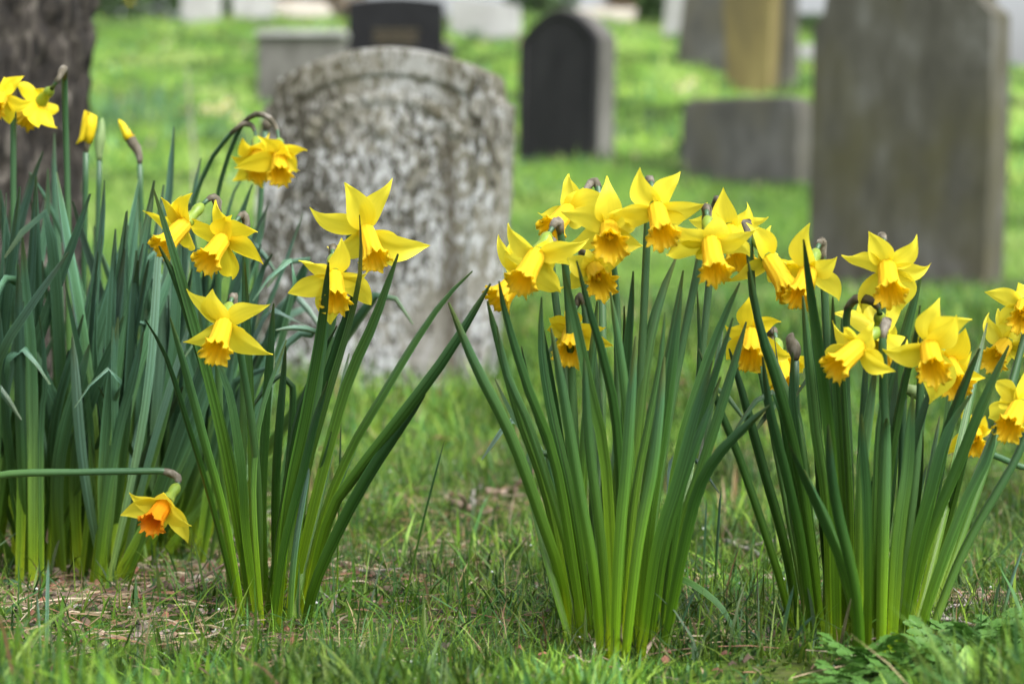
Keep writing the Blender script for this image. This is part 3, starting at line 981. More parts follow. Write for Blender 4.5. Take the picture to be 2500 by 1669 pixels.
# ---- front left clump
cl = clump('daffodil_leaf_clump', gr(655, 1.6), 'dark green daffodil leaf clump left of the grass gap, fanning widely to one side')
FL = [
 ([(690, 1500), (770, 1220), (845, 944), (915, 780), (972, 620)], 1.60, 1.52, .0112, .1, .2),
 ([(718, 1490), (790, 1260), (860, 1091), (926, 979), (1017, 828), (1090, 725), (1154, 662)], 1.60, 1.50, .0105, .3, .6),
 ([(728, 1490), (800, 1270), (880, 1143), (986, 1007), (1091, 866), (1198, 692)], 1.58, 1.46, .0112, -.2, .3),
 ([(738, 1490), (764, 1440), (828, 1290), (905, 1150), (980, 1040), (1038, 962)], 1.57, 1.50, .0118, .1, -.4),
 ([(695, 1500), (740, 1200), (790, 1000), (850, 800), (880, 660), (878, 525)], 1.58, 1.46, .0100, .3, .8),
 ([(668, 1500), (700, 1250), (745, 1020), (780, 830), (795, 715), (802, 640)], 1.56, 1.45, .0110, 0, .5),
 ([(612, 1500), (590, 1330), (545, 1080), (490, 850), (430, 640), (375, 462)], 1.61, 1.53, .0100, .1, -.3),
 ([(616, 1500), (575, 1200), (530, 1000), (485, 850), (432, 690), (388, 600)], 1.60, 1.54, .0105, .0, .3),
 ([(592, 1495), (520, 1240), (460, 1040), (405, 870), (355, 780)], 1.60, 1.52, .0078, .5, .4),
 ([(600, 1500), (550, 1270), (500, 1080), (452, 900), (415, 775)], 1.57, 1.48, .0085, .3, -.6),
 ([(640, 1500), (690, 1250), (720, 1050), (770, 900), (823, 795)], 1.60, 1.54, .0090, .4, .3),
 ([(625, 1500), (618, 1250), (612, 1000), (605, 800), (598, 640)], 1.62, 1.56, .0095, .3, .5),
 ([(650, 1500), (640, 1250), (650, 1000), (660, 860), (668, 740)], 1.62, 1.58, .0095, -.3, .4),
 ([(680, 1500), (715, 1200), (770, 960), (850, 760), (880, 700)], 1.63, 1.60, .0095, .2, .4),
 ([(660, 1500), (700, 1240), (790, 950), (838, 800), (870, 680)], 1.59, 1.53, .0110, .1, .1),
 ([(630, 1500), (600, 1300), (590, 1150), (560, 960), (520, 860)], 1.59, 1.56, .0090, -.2, .1),
 ([(640, 1500), (622, 1300), (620, 1150), (640, 1000), (700, 830)], 1.56, 1.55, .0085, .6, .4),
 ([(655, 1500), (690, 1350), (740, 1150), (772, 1020), (800, 930)], 1.55, 1.5, .0085, -.4, .4),
]
for pxs, D0, D1, W, a0, a1 in FL:
    pxleaf(cl, pxs, D0, D1, W, M['leaf'], rs, a0, a1)
for i in range(10):
    b = rs.uniform(590, 735)
    k = (b - 655) / 75
    rndleaf(cl, b, rs.uniform(1.56, 1.68), b + k * 130 + rs.uniform(-60, 90), rs.uniform(700, 1120), rs.uniform(1.55, 1.68), rs.uniform(.007, .0105), M['leaf'], rs, rs.uniform(-.008, .008))
# the yellow-green young leaf at its heart
pxleaf(cl, [(700, 1500), (716, 1380), (736, 1240), (760, 1120)], 1.545, 1.55, .0065, M['leaf_blue'], rs, .2, .3)

# ---- centre clump
cl = clump('daffodil_leaf_clump', gr(1500, 1.47), 'dense upright daffodil leaf clump in the middle with a bright yellow green foot')
CC = [
 ([(1395, 1570), (1370, 1420), (1330, 1290), (1250, 1070), (1160, 890), (1095, 738)], 1.47, 1.42, .0112, .1, .2),
 ([(1402, 1570), (1390, 1500), (1290, 1180), (1190, 950), (1135, 826)], 1.50, 1.48, .0085, .5, .4),
 ([(1410, 1580), (1340, 1230), (1270, 1020), (1215, 830), (1190, 735)], 1.49, 1.44, .0095, .3, -.3),
 ([(1420, 1580), (1400, 1400), (1300, 1060), (1240, 920), (1213, 795)], 1.47, 1.44, .0080, -.3, .5),
 ([(1440, 1580), (1360, 1150), (1290, 950), (1235, 770), (1218, 685)], 1.45, 1.40, .0098, .1, .5),
 ([(1450, 1580), (1400, 1300), (1340, 1100), (1300, 980), (1273, 845)], 1.50, 1.47, .0075, .4, .3),
 ([(1430, 1580), (1380, 1300), (1320, 1120), (1255, 1020), (1208, 925)], 1.53, 1.52, .0075, -.2, -.5),
 ([(1455, 1580), (1400, 1250), (1345, 1000), (1322, 850), (1322, 725)], 1.46, 1.43, .0095, .2, -.7),
 ([(1505, 1580), (1480, 1150), (1440, 950), (1400, 760), (1375, 655)], 1.43, 1.38, .0100, 0, .3),
 ([(1530, 1580), (1510, 1100), (1480, 900), (1440, 760), (1408, 636)], 1.43, 1.38, .0098, .2, .5),
 ([(1420, 1580), (1420, 1300), (1425, 1100), (1445, 880), (1458, 735)], 1.49, 1.46, .0090, -.3, .4),
 ([(1545, 1580), (1540, 1200), (1530, 1000), (1512, 850), (1490, 712)], 1.45, 1.41, .0095, .1, -.4),
 ([(1530, 1580), (1525, 1200), (1530, 900), (1540, 760), (1546, 662)], 1.46, 1.43, .0100, .2, .3),
 ([(1500, 1590), (1530, 1300), (1570, 920), (1605, 750), (1650, 630)], 1.47, 1.47, .0120, .0, .2),
 ([(1540, 1590), (1570, 1250), (1610, 1000), (1645, 800), (1668, 660)], 1.45, 1.42, .0105, .3, .3),
 ([(1560, 1590), (1590, 1250), (1620, 1050), (1640, 900), (1664, 706)], 1.44, 1.41, .0098, -.2, .3),
 ([(1515, 1590), (1545, 1250), (1580, 1050), (1610, 900), (1624, 762)], 1.43, 1.40, .0085, .4, .3),
 ([(1480, 1590), (1500, 1200), (1540, 960), (1570, 850), (1567, 690)], 1.49, 1.47, .0090, .4, .5),
 ([(1590, 1590), (1640, 1250), (1690, 1050), (1708, 860), (1702, 700)], 1.50, 1.48, .0080, .6, .4),
 ([(1600, 1580), (1650, 1150), (1720, 900), (1770, 770), (1806, 690)], 1.46, 1.43, .0102, .1, .3),
 ([(1608, 1580), (1660, 1200), (1710, 1020), (1750, 900), (1790, 775)], 1.43, 1.40, .0095, .2, .5),
 ([(1600, 1580), (1660, 1300), (1720, 1120), (1780, 930), (1822, 785)], 1.47, 1.45, .0095, -.2, .3),
 ([(1612, 1580), (1660, 1380), (1700, 1210), (1745, 1120), (1815, 1045), (1880, 988)], 1.42, 1.36, .0105, .1, -.4),
 ([(1500, 1600), (1510, 1350), (1528, 1150), (1540, 980), (1552, 820)], 1.40, 1.38, .0100, 0, .2),
 ([(1522, 1600), (1555, 1350), (1592, 1150), (1610, 1000), (1622, 870)], 1.40, 1.39, .0100, .1, .2),
 ([(1475, 1600), (1450, 1400), (1415, 1200), (1375, 960), (1345, 800)], 1.41, 1.38, .0098, 0, .3),
 ([(1490, 1600), (1470, 1350), (1440, 1100), (1430, 950), (1425, 850)], 1.42, 1.40, .0098, .2, .3),
 ([(1560, 1600), (1600, 1350), (1650, 1180), (1700, 1000), (1740, 880)], 1.41, 1.38, .0100, .2, .3),
 ([(1580, 1600), (1620, 1350), (1660, 1200), (1700, 1080), (1760, 920)], 1.43, 1.41, .0090, -.3, .5),
]
for pxs, D0, D1, W, a0, a1 in CC:
    pxleaf(cl, pxs, D0, D1, W, M['leaf'], rs, a0, a1)
for i in range(16):
    b = rs.uniform(1400, 1615)
    k = (b - 1505) / 105
    rndleaf(cl, b, rs.uniform(1.43, 1.56), b + k * 150 + rs.uniform(-40, 40), rs.uniform(690, 1150), rs.uniform(1.45, 1.6), rs.uniform(.007, .0105), M['leaf'], rs, rs.uniform(-.008, .008))
for px0, px1, y1 in ((1415, 1290, 930), (1590, 1640, 1010)):
    rndleaf(cl, px0, 1.52, px1, y1, 1.55, .007, M['leaf_pale'], rs, .004)

# ---- right clump
cl = clump('daffodil_leaf_clump', gr(2090, 1.45), 'broad daffodil leaf clump growing among leafy weeds in front of the large headstone')
RC = [
 ([(2020, 1570), (1960, 1200), (1905, 960), (1855, 800), (1826, 632)], 1.46, 1.40, .0100, .1, .4),
 ([(2050, 1580), (2035, 1200), (2012, 950), (1990, 790), (1974, 680), (1962, 585)], 1.43, 1.37, .0108, .1, .4),
 ([(2035, 1580), (2020, 1250), (1992, 1050), (1972, 850), (1960, 722)], 1.44, 1.40, .0100, .2, -.2),
 ([(2070, 1580), (2060, 1250), (2045, 1000), (2036, 850), (2033, 725)], 1.47, 1.44, .0098, .3, .3),
 ([(2085, 1580), (2075, 1250), (2062, 1000), (2056, 880), (2055, 775)], 1.46, 1.43, .0085, .4, .4),
 ([(2130, 1580), (2150, 1150), (2195, 880), (2225, 760), (2250, 668)], 1.47, 1.45, .0118, .0, .2),
 ([(2140, 1580), (2165, 1200), (2205, 950), (2230, 850), (2247, 745)], 1.45, 1.42, .0095, .3, .4),
 ([(2190, 1590), (2240, 1350), (2300, 1100), (2350, 950), (2392, 850)], 1.44, 1.40, .0112, .1, .3),
 ([(2200, 1590), (2255, 1350), (2345, 1120), (2405, 970), (2463, 843)], 1.45, 1.41, .0100, .2, -.4),
 ([(2215, 1590), (2290, 1400), (2360, 1220), (2410, 1120), (2432, 1040)], 1.42, 1.40, .0098, -.1, .2),
 ([(1955, 1570), (1900, 1400), (1810, 1130), (1760, 1005), (1705, 850)], 1.49, 1.46, .0090, .4, .2),
 ([(1965, 1570), (1920, 1350), (1860, 1130), (1810, 950), (1780, 850)], 1.50, 1.47, .0098, .2, .3),
 ([(2105, 1610), (2080, 1450), (2000, 1250), (1955, 1150), (1925, 1080)], 1.40, 1.36, .0085, .3, .4),
 ([(2110, 1610), (2090, 1520), (2030, 1300), (1990, 1210), (1963, 1145)], 1.42, 1.39, .0088, .2, .3),
 ([(2112, 1620), (2090, 1450), (2045, 1250), (2028, 1140), (2022, 1035)], 1.37, 1.33, .0095, 0, .3),
 ([(2122, 1610), (2120, 1400), (2116, 1200), (2108, 1100), (2103, 1010)], 1.40, 1.37, .0088, .3, -.3),
 ([(2155, 1610), (2155, 1350), (2160, 1150), (2166, 1020), (2165, 1020)], 1.39, 1.37, .0105, .1, .2),
 ([(2180, 1610), (2190, 1350), (2215, 1150), (2222, 1050), (2228, 960)], 1.40, 1.38, .0110, 0, .2),
 ([(2170, 1600), (2190, 1300), (2225, 1100), (2255, 1000), (2290, 900)], 1.43, 1.42, .0100, .3, .3),
 ([(2195, 1600), (2230, 1350), (2270, 1200), (2310, 1060), (2372, 960)], 1.41, 1.38, .0095, .5, -.4),
 ([(2000, 1600), (1960, 1350), (1925, 1180), (1880, 1000), (1862, 870)], 1.44, 1.40, .0098, .3, .2),
 ([(2010, 1600), (1985, 1350), (1955, 1150), (1935, 980), (1935, 860)], 1.47, 1.45, .0098, .1, .4),
 ([(2095, 1610), (2100, 1350), (2105, 1150), (2130, 950), (2140, 880)], 1.42, 1.41, .0100, .1, .2),
 ([(2145, 1605), (2140, 1350), (2150, 1050), (2180, 900), (2215, 820)], 1.44, 1.43, .0105, .2, .2),
]
for pxs, D0, D1, W, a0, a1 in RC:
    pxleaf(cl, pxs, D0, D1, W, M['leaf'], rs, a0, a1)
for i in range(26):
    b = rs.uniform(1950, 2225)
    k = (b - 2090) / 135
    rndleaf(cl, b, rs.uniform(1.41, 1.58), b + k * 170 + rs.uniform(-45, 45), rs.uniform(700, 1180), rs.uniform(1.43, 1.6), rs.uniform(.007, .0108), M['leaf'], rs, rs.uniform(-.008, .008))

# ---- papery dead leaves at the feet of the clumps
for cb, D0_ in (((655, 60), 1.56), ((1505, 95), 1.41), ((2080, 120), 1.40)):
    cl_ = [o for o in COL.objects if o.name.startswith('daffodil_leaf_clump')][{655: 0, 1505: 1, 2080: 2}[cb[0]]]
    for i in range(5):
        b = cb[0] + rs.uniform(-1, 1) * cb[1]
        rndleaf(cl_, b, D0_ + rs.uniform(-.01, .06), b + rs.uniform(-75, 75), rs.uniform(1455, 1560), D0_ + rs.uniform(-.05, .05), rs.uniform(.0020, .0038), M['dead_pale'], rs, rs.uniform(-.006, .006), nseg=8)
# ---- left, blue-green clump
cl = clump('daffodil_leaf_clump', gr(220, 1.95), 'big blue green daffodil leaf clump growing against the tree trunk')
LC = [
 ([(-20, 1400), (-10, 1000), (0, 870), (80, 740), (168, 615)], 1.72, 1.60, .0120, .5, .2),
 ([(225, 1405), (255, 1250), (290, 1050), (325, 920), (350, 808)], 1.74, 1.66, .0105, .1, .2),
 ([(215, 1405), (245, 1300), (262, 1100), (232, 880), (243, 640), (250, 575)], 1.76, 1.68, .0125, .2, 1.6),
 ([(110, 1380), (150, 1000), (200, 820), (245, 600), (255, 440)], 1.80, 1.74, .0105, .3, .4),
 ([(75, 1380), (80, 1050), (75, 850), (62, 700), (55, 580)], 1.75, 1.68, .0130, .2, .3),
 ([(95, 1380), (100, 1050), (110, 950), (105, 830), (95, 770)], 1.74, 1.69, .0085, .4, .5),
 ([(60, 1380), (75, 1100), (90, 850), (90, 680), (90, 590)], 1.78, 1.72, .0100, .6, -.6),
 ([(270, 1330), (300, 1050), (285, 850), (282, 740), (287, 640)], 1.82, 1.74, .0085, .5, .9),
 ([(130, 1390), (200, 1100), (260, 950), (310, 820), (370, 640), (400, 450)], 1.84, 1.78, .0115, .3, .2),
 ([(300, 1330), (330, 1000), (350, 800), (345, 640), (342, 540)], 1.9, 1.86, .0100, .3, .4),
 ([(310, 1330), (300, 1000), (330, 760), (400, 560), (425, 310)], 1.95, 1.92, .0135, .3, .3),
 ([(420, 1310), (420, 1000), (440, 760), (470, 500), (490, 385)], 1.98, 1.95, .0115, .2, .5),
 ([(35, 1370), (30, 1000), (90, 680), (115, 520), (117, 412)], 1.84, 1.80, .0115, .2, .4),
 ([(-30, 1370), (0, 900), (30, 640), (70, 470), (105, 370)], 1.86, 1.82, .0120, .1, .4),
 ([(190, 1350), (220, 900), (180, 650), (120, 500), (72, 420)], 1.90, 1.86, .0110, .3, .5),
 ([(150, 1350), (150, 900), (140, 600), (132, 440), (133, 325)], 1.94, 1.92, .0105, .2, .3),
 ([(460, 1300), (500, 1000), (560, 760), (610, 600), (660, 490)], 1.92, 1.88, .0095, .3, .5),
 ([(470, 1300), (540, 1000), (600, 800), (640, 660), (665, 620)], 1.86, 1.80, .0105, -.2, .5),
 ([(470, 1300), (560, 1000), (640, 780), (690, 660), (740, 520)], 1.95, 1.92, .0100, .4, .7),
 ([(460, 1300), (520, 900), (600, 700), (640, 560), (650, 512)], 2.0, 1.96, .0100, .2, .3),
 ([(440, 1300), (470, 900), (520, 700), (560, 500), (600, 420)], 2.05, 2.0, .0090, .4, .5),
]
for pxs, D0, D1, W, a0, a1 in LC:
    pxleaf(cl, pxs, D0, D1, W, M['leaf_blue'], rs, a0, a1)
# folded, drooping leaves
pxleaf(cl, [(40, 1380), (60, 900), (60, 730), (30, 680), (0, 700), (-30, 800)], 1.76, 1.64, .0125, M['leaf_blue'], rs, .2, .5, nseg=20)
pxleaf(cl, [(330, 1330), (345, 900), (360, 700), (385, 670), (400, 690), (410, 760)], 1.86, 1.78, .0100, M['leaf_blue'], rs, .7, .5, nseg=20)
pxleaf(cl, [(500, 1300), (600, 900), (660, 760), (700, 775), (752, 795)], 1.85, 1.74, .0090, M['leaf_pale'], rs, .7, .5)
pxleaf(cl, [(520, 1300), (680, 880), (770, 815), (720, 800), (672, 806)], 1.80, 1.68, .0085, M['leaf_pale'], rs, .2, .1, nseg=20)
pxleaf(cl, [(480, 1300), (560, 980), (600, 920), (640, 905), (682, 882)], 1.82, 1.76, .0095, M['leaf_blue'], rs, .4, .2)
for i in range(165):
    b, D0 = rs.choice([(-30, 1.86), (70, 1.82), (110, 2.08), (160, 1.85), (180, 1.84), (255, 1.78), (300, 2.06), (350, 1.88), (395, 1.92), (455, 1.93), (400, 2.12), (480, 2.05), (0, 2.12)])
    b += rs.gauss(0, 15)
    D0 += rs.gauss(0, .02)
    k = (b - 180) / 280
    lean = rs.gauss(45, 125) + max(0, k) * 70
    ty = rs.uniform(420, 900) if b < 330 else rs.uniform(480, 950)
    mt = M['leaf_blue'] if rs.random() < .9 else M['leaf_pale']
    rndleaf(cl, b, D0, b + lean, ty, max(1.67, D0 + rs.uniform(-.24, -.02)), rs.uniform(.0100, .0155), mt, rs, rs.uniform(-.018, .018))

# ---- small blurred leaf clumps on the hillside
def far_clump(px, D, n, h, label, spread, mat):
    b = gr(px, D)
    c = clump('daffodil_leaf_clump', b, label)
    for i in range(n):
        g = b + Vector((rs.uniform(-spread, spread), rs.uniform(-spread, spread) * .6, -.02))
        g.z = tz(g.x, g.y) - .02
        t = g + Vector((rs.gauss(0, .09), rs.gauss(0, .07), h * rs.uniform(.6, 1.05)))
        add_leaf(c, [g, g.lerp(t, .5) + Vector((0, 0, .03)), t], .018, mat, rs, nseg=6)
    return c
far_clump(300, 15.2, 60, .40, 'blurred blue green daffodil leaves on the hillside beside the tree trunk', .30, M['leaf_blue'])
far_clump(545, 14.6, 45, .24, 'low blue green leaf clump with pale flowers left of the lichened headstone', .30, M['leaf_blue'])
far_clump(1155, 27.0, 26, .26, 'small dark leaf tuft before the wide pale headstone', .10, M['leaf'])
far_clump(1220, 11.6, 26, .16, 'leaf tuft in the grass before the dark arched headstone', .2, M['leaf'])

# ------------------------------------------------------------------ daffodil flowers
def petal_mesh(seed):
    r_ = random.Random(seed)
    n, mcols = 11, 6
    bow = r_.uniform(-.05, .16)
    tw = r_.uniform(-.55, .55) if seed % 3 else r_.uniform(-1.1, 1.1)
    cup = r_.uniform(.05, .22) * (1 if r_.random() < .75 else -1)
    hook = r_.uniform(-.28, .16)
    wid = r_.uniform(.37, .47)
    side = r_.uniform(-.55, .55)
    wave = r_.uniform(.008, .03)
    ph = r_.uniform(0, 6)
    v, f, uv = [], [], []
    for i in range(n + 1):
        t = i / n
        w = wid * (0.45 * (1 - t) ** 2 + math.sin(math.pi * min(1, t ** .76)) ** 1.02)
        if i == n: w = .012
        a = tw * t * t
        for j in range(mcols + 1):
            u = j / mcols * 2 - 1
            y = u * w / 2
            z = cup * (u * u) * w * .9 - .03 * (1 - abs(u)) * math.sin(math.pi * t) + wave * math.sin(t * 8 + u * 3 + ph) * abs(u) - .02 * math.exp(-(u / .16) ** 2) * math.sin(math.pi * t)
            y2 = y * math.cos(a) - z * math.sin(a)
            z2 = y * math.sin(a) + z * math.cos(a)
            zz = bow * 4 * t * (1 - t) + hook * max(0, t - .65) ** 2 * 6
            v.append((.06 + t * .94, y2 + side * (t * t - t), z2 + zz))
            uv.append((j / mcols, t))
    c = mcols + 1
    for i in range(n):
        for j in range(mcols):
            f.append((i * c + j, i * c + j + 1, (i + 1) * c + j + 1, (i + 1) * c + j))
    return mesh('petal', v, f, uv)

def corona_mesh(seed, L=.027, flare=1.0):
    r_ = random.Random(seed)
    seg = 60
    lob = [r_.uniform(-1, 1) for _ in range(12)]
    ph = r_.uniform(0, 6)
    prof = [(0, .0048), (.08, .0054), (.25, .0057), (.5, .0060), (.7, .0065), (.84, .0073), (.93, .0083), (1.0, .0096)]
    v, f, uv = [], [], []
    def ring(t, r, inner):
        for k in range(seg):
            a = 2 * math.pi * k / seg
            e = max(0, (t - .6) / .4)
            rib = .00016 * math.sin(a * 12 + ph)
            fr = e * e * (.0010 * math.sin(a * 6 + ph) + .0011 * math.sin(a * 13 + 2 * ph) + .0007 * math.sin(a * 23 + ph))
            rr_ = (r - .0050) * (flare if t > .6 else 1) + .0050 + rib + fr - (.0006 if inner else 0)
            zx = t * L + e * e * (.0011 * math.sin(a * 11 + 1 + ph) + .0012 * lob[int(k / seg * 12)] + .0008 * math.sin(a * 27))
            if inner: zx -= .0002
            v.append((rr_ * math.cos(a), rr_ * math.sin(a), zx))
            uv.append((k / seg * 3, t))
    for t, r in prof: ring(t, r, False)
    for t, r in reversed(prof): ring(t, r, True)
    n = 2 * len(prof)
    for i in range(n - 1):
        for k in range(seg):
            k2 = (k + 1) % seg
            f.append((i * seg + k, i * seg + k2, (i + 1) * seg + k2, (i + 1) * seg + k))
    f.append(tuple((n - 1) * seg + k for k in range(seg)))
    return mesh('corona', v, f, uv)

def stamen_mesh(L):
    v, f = [], []
    def rod(x, y, z1, r, knob):
        b = len(v)
        for z, q in ((.0002, r), (z1 * .8, r), (z1 * .86, knob), (z1, knob * .5)):
            for k in range(6):
                a = k * math.pi / 3
                v.append((x + q * math.cos(a), y + q * math.sin(a), z))
        for i in range(3):
            for k in range(6):
                k2 = (k + 1) % 6
                f.append((b + i * 6 + k, b + i * 6 + k2, b + i * 6 + 6 + k2, b + i * 6 + 6 + k))
        f.append(tuple(b + 18 + k for k in range(6)))
    rod(0, 0, L * .72, .0006, .0015)
    for k in range(6):
        a = k * math.pi / 3
        rod(.0022 * math.cos(a), .0022 * math.sin(a), L * .55, .0006, .0010)
    return mesh('stamens', v, f)
STAMENS = stamen_mesh(.026)
STAMENS.materials.append(M['petal'])
PETALS = {}
CORONAS = {}
def get_petal(i, mk):
    if (i, mk) not in PETALS:
        PETALS[(i, mk)] = petal_mesh(i)
        PETALS[(i, mk)].materials.append(M[mk])
    return PETALS[(i, mk)]
def get_corona(i, mk, L, fl):
    k = (i, mk, L, fl)
    if k not in CORONAS:
        CORONAS[k] = corona_mesh(i, L, fl)
        CORONAS[k].materials.append(M[mk])
    return CORONAS[k]

def ovary_mesh():
    prof = [(-.0006, .0049), (-.004, .0046), (-.008, .0036), (-.011, .0034), (-.0135, .0040), (-.0165, .0038), (-.019, .0026), (-.020, .0018)]
    seg = 12
    v, f, uv = [], [], []
    for z, r in prof:
        for k in range(seg):
            a = 2 * math.pi * k / seg
            v.append((r * math.cos(a), r * math.sin(a), z)); uv.append((k / seg, -z / .02))
    for i in range(len(prof) - 1):
        for k in range(seg):
            k2 = (k + 1) % seg
            f.append((i * seg + k, (i + 1) * seg + k, (i + 1) * seg + k2, i * seg + k2))
    return mesh('ovary', v, f, uv)
OVARY = ovary_mesh(); OVARY.materials.append(M['ovary'])

def frame(n, roll=0):
    z = n.normalized()
    x = ZUP - z * ZUP.dot(z)
    if x.length < .05: x = FWD - z * FWD.dot(z)
    x.normalize()
    y = z.cross(x)
    return x, y, z

GROUP_FL = 'daffodil flowers'
NF = [0]
def daffodil(label, c, e, sgn, D, tips, base, D0, petal='petal', corona='corona', sweep=12, Lp=.032, Lc=.027, top=None, mids=None, flare=1.0, spathe='spathe', seed=None, rad=.0024, sc=1.0, kn=None):
    """c, e: pixels of the petal centre and of the corona mouth; tips: petal tips in pixels; base: stem foot (pixel column) at depth D0"""
    NF[0] += 1
    r_ = random.Random(seed if seed is not None else NF[0] * 17)
    m = D / F
    sc *= random.Random(len(label) * 7 + int(c[0])).uniform(.97, 1.10)
    Lp, Lc = Lp * sc, Lc * sc
    lc = Lc / m
    dx, dy = (e[0] - c[0]) / lc, -(e[1] - c[1]) / lc
    q = math.hypot(dx, dy)
    if q > .97:
        dx, dy = dx / q * .97, dy / q * .97
    nz = sgn * math.sqrt(max(.02, 1 - dx * dx - dy * dy))
    n = (RIGHT * dx + UP * dy - FWD * nz).normalized()
    C = P(c[0], c[1], D)
    x, y, z = frame(n)
    g = gr(base, D0)
    root = empty('daffodil', g)
    tag(root, label, 'daffodil', GROUP_FL)
    # petals
    vecs = []
    for i, (tx, ty) in enumerate(tips):
        vx, vy = (tx - c[0]) * m, (c[1] - ty) * m
        rr = math.hypot(vx, vy)
        if abs(nz) > .3:
            dz = (-Lp * math.sin(math.radians(sweep)) - vx * dx - vy * dy) / nz
        else:
            dz = math.sqrt(max(0, Lp ** 2 - rr ** 2)) * (1 if i % 2 else -1)
        lim = max(.35 * Lp, math.sqrt(max(0, (1.3 * Lp) ** 2 - rr ** 2)))
        dz = max(-lim, min(lim, dz))
        vecs.append(RIGHT * vx + UP * vy - FWD * dz)
    angs = sorted((math.atan2(v.dot(y), v.dot(x)) % (2 * math.pi)) for v in vecs)
    while len(angs) < 6:
        if not angs:
            angs = [r_.uniform(0, 1)]
            new = angs[0]
        else:
            gaps = [((angs[(i + 1) % len(angs)] - angs[i]) % (2 * math.pi) or 2 * math.pi, i) for i in range(len(angs))]
            gp, i = max(gaps)
            new = (angs[i] + min(gp / 2, math.pi / 3 if gp > 2.2 else gp / 2)) % (2 * math.pi)
        s_ = math.radians(sweep + r_.uniform(-8, 8))
        vecs.append(((x * math.cos(new) + y * math.sin(new)) * math.cos(s_) - z * math.sin(s_)) * Lp * r_.uniform(.85, 1.0))
        if new not in angs: angs.append(new)
        angs.sort()
    for i, v in enumerate(vecs):
        L = v.length
        ax = v.normalized()
        az = (n - ax * n.dot(ax))
        if az.length < .15: az = az + ZUP * .2
        az = (az - ax * az.dot(ax)).normalized()
        ay = az.cross(ax)
        wsc = min(L, Lp * 1.1)
        wsc = max(wsc, Lp * .85)
        off = n * (.0012 if i % 2 else .0002)
        mt = Matrix(((ax.x * L, ay.x * wsc, az.x * wsc, 0), (ax.y * L, ay.y * wsc, az.y * wsc, 0), (ax.z * L, ay.z * wsc, az.z * wsc, 0), (0, 0, 0, 1)))
        mt.translation = C - g + off
        add('petal', get_petal(r_.randint(0, 15), petal), None, root, mt)
    fm = Matrix(((x.x, y.x, z.x, 0), (x.y, y.y, z.y, 0), (x.z, y.z, z.z, 0), (0, 0, 0, 1)))
    fm.translation = C - g
    add('corona', get_corona(r_.randint(0, 4), corona, round(Lc, 4), flare), None, root, fm)
    tag(add('stamens', STAMENS, None, root, fm), kind='stuff')
    # neck and stem
    B = C - n * .0195
    hz = Vector((n.x, n.y, 0))
    if hz.length > 1e-3: hz.normalize()
    if top is None:
        T = B - hz * .015 - ZUP * .012
    else:
        T = P(top[0], top[1], top[2] if len(top) > 2 else D + .01)
    foot = g - ZUP * .01
    if mids:
        ctrl = [foot] + [P(a, b, d) for a, b, d in mids] + [T]
    else:
        ctrl = [foot, foot.lerp(T, .55) + Vector((r_.uniform(-.006, .006), 0, .0)), T]
    st = catmull(ctrl, 16)
    tdir = (st[-1] - st[-2]).normalized()
    k = min(.035, max(.018, (B - T).length * .8))
    if kn: k = kn
    nk = []
    for i in range(1, 9):
        t = i / 8
        p1, p2 = T + tdir * k, B - n * k
        nk.append(T * (1 - t) ** 3 + p1 * 3 * t * (1 - t) ** 2 + p2 * 3 * t * t * (1 - t) + B * t ** 3)
    allp = [p - g for p in st + nk]
    rad_l = [rad * 1.1] * 12 + [rad] * 5 + [rad * (.95 - .35 * i / 7) for i in range(8)]
    stem_o = add('stem', tube('stem', allp, rad_l, 8), M['stem'], root)
    # papery spathe round the neck
    sp = [p - g for p in nk[:7]]
    rl = [rad * q for q in (.98, 1.08, 1.2, 1.24, 1.16, 1.0, .8)]
    add('spathe', tube('spathe', sp, rl, 9, True, .35, r_), M[spathe], stem_o)
    add('ovary', OVARY, None, stem_o, fm)
    return root

# (label, petal centre, corona mouth, facing, depth, petal tips, stem foot column, stem foot depth, options)
d = daffodil
# left clump
d('golden daffodil facing forward before the bark of the tree trunk', (2, 238), (-4, 275), 1, 1.78, [(60, 188), (76, 250), (12, 300), (-60, 250), (-45, 195), (8, 186)], -20, 1.85, petal='petal_deep', sc=.95)
d('golden daffodil seen from behind on a hooked brown neck before the tree trunk', (100, 248), (52, 284), -1, 1.82, [(146, 318), (147, 272), (48, 212), (112, 214), (62, 290), (108, 318)], 176, 1.88, petal='petal_deep',
  top=(158, 218, 1.84), mids=[(170, 900, 1.87), (166, 520, 1.86), (160, 300, 1.85)], sc=.95, Lp=.036)
d('golden daffodil nodding at the arch of two crossed stems beside the lichened headstone', (628, 372), (640, 430), 1, 1.86, [(566, 440), (570, 385), (600, 345), (640, 460), (660, 345)], 440, 1.95, petal='petal_deep',
  top=(548, 345, 1.9), mids=[(440, 900, 1.95), (460, 560, 1.94), (505, 410, 1.92)], rad=.0019, sc=1.05, sweep=-14, Lp=.034)
d('golden daffodil with a withered side petal overlapping its neighbour beside the headstone', (682, 378), (690, 436), 1, 1.83, [(753, 370), (722, 420), (675, 462), (700, 345), (640, 350)], 470, 1.95, petal='petal_deep',
  top=(578, 330, 1.9), mids=[(505, 900, 1.95), (520, 560, 1.94), (545, 420, 1.92)], rad=.0019, sc=1.05, sweep=-14, Lp=.034)
d('yellow daffodil half hidden behind another flower and crossed by a leaf', (452, 545), (402, 610), 1, 1.60, [(333, 508), (398, 475), (425, 480), (475, 472), (510, 560)], 560, 1.70, petal='petal_deep', sweep=15, Lp=.034)
d('yellow daffodil with spread petals overlapping the flower behind it, above the leaf clump', (545, 583), (512, 645), 1, 1.55, [(520, 497), (570, 525), (633, 566), (642, 640), (545, 690), (450, 560)], 590, 1.66, petal='petal_deep', sweep=8, Lp=.034)
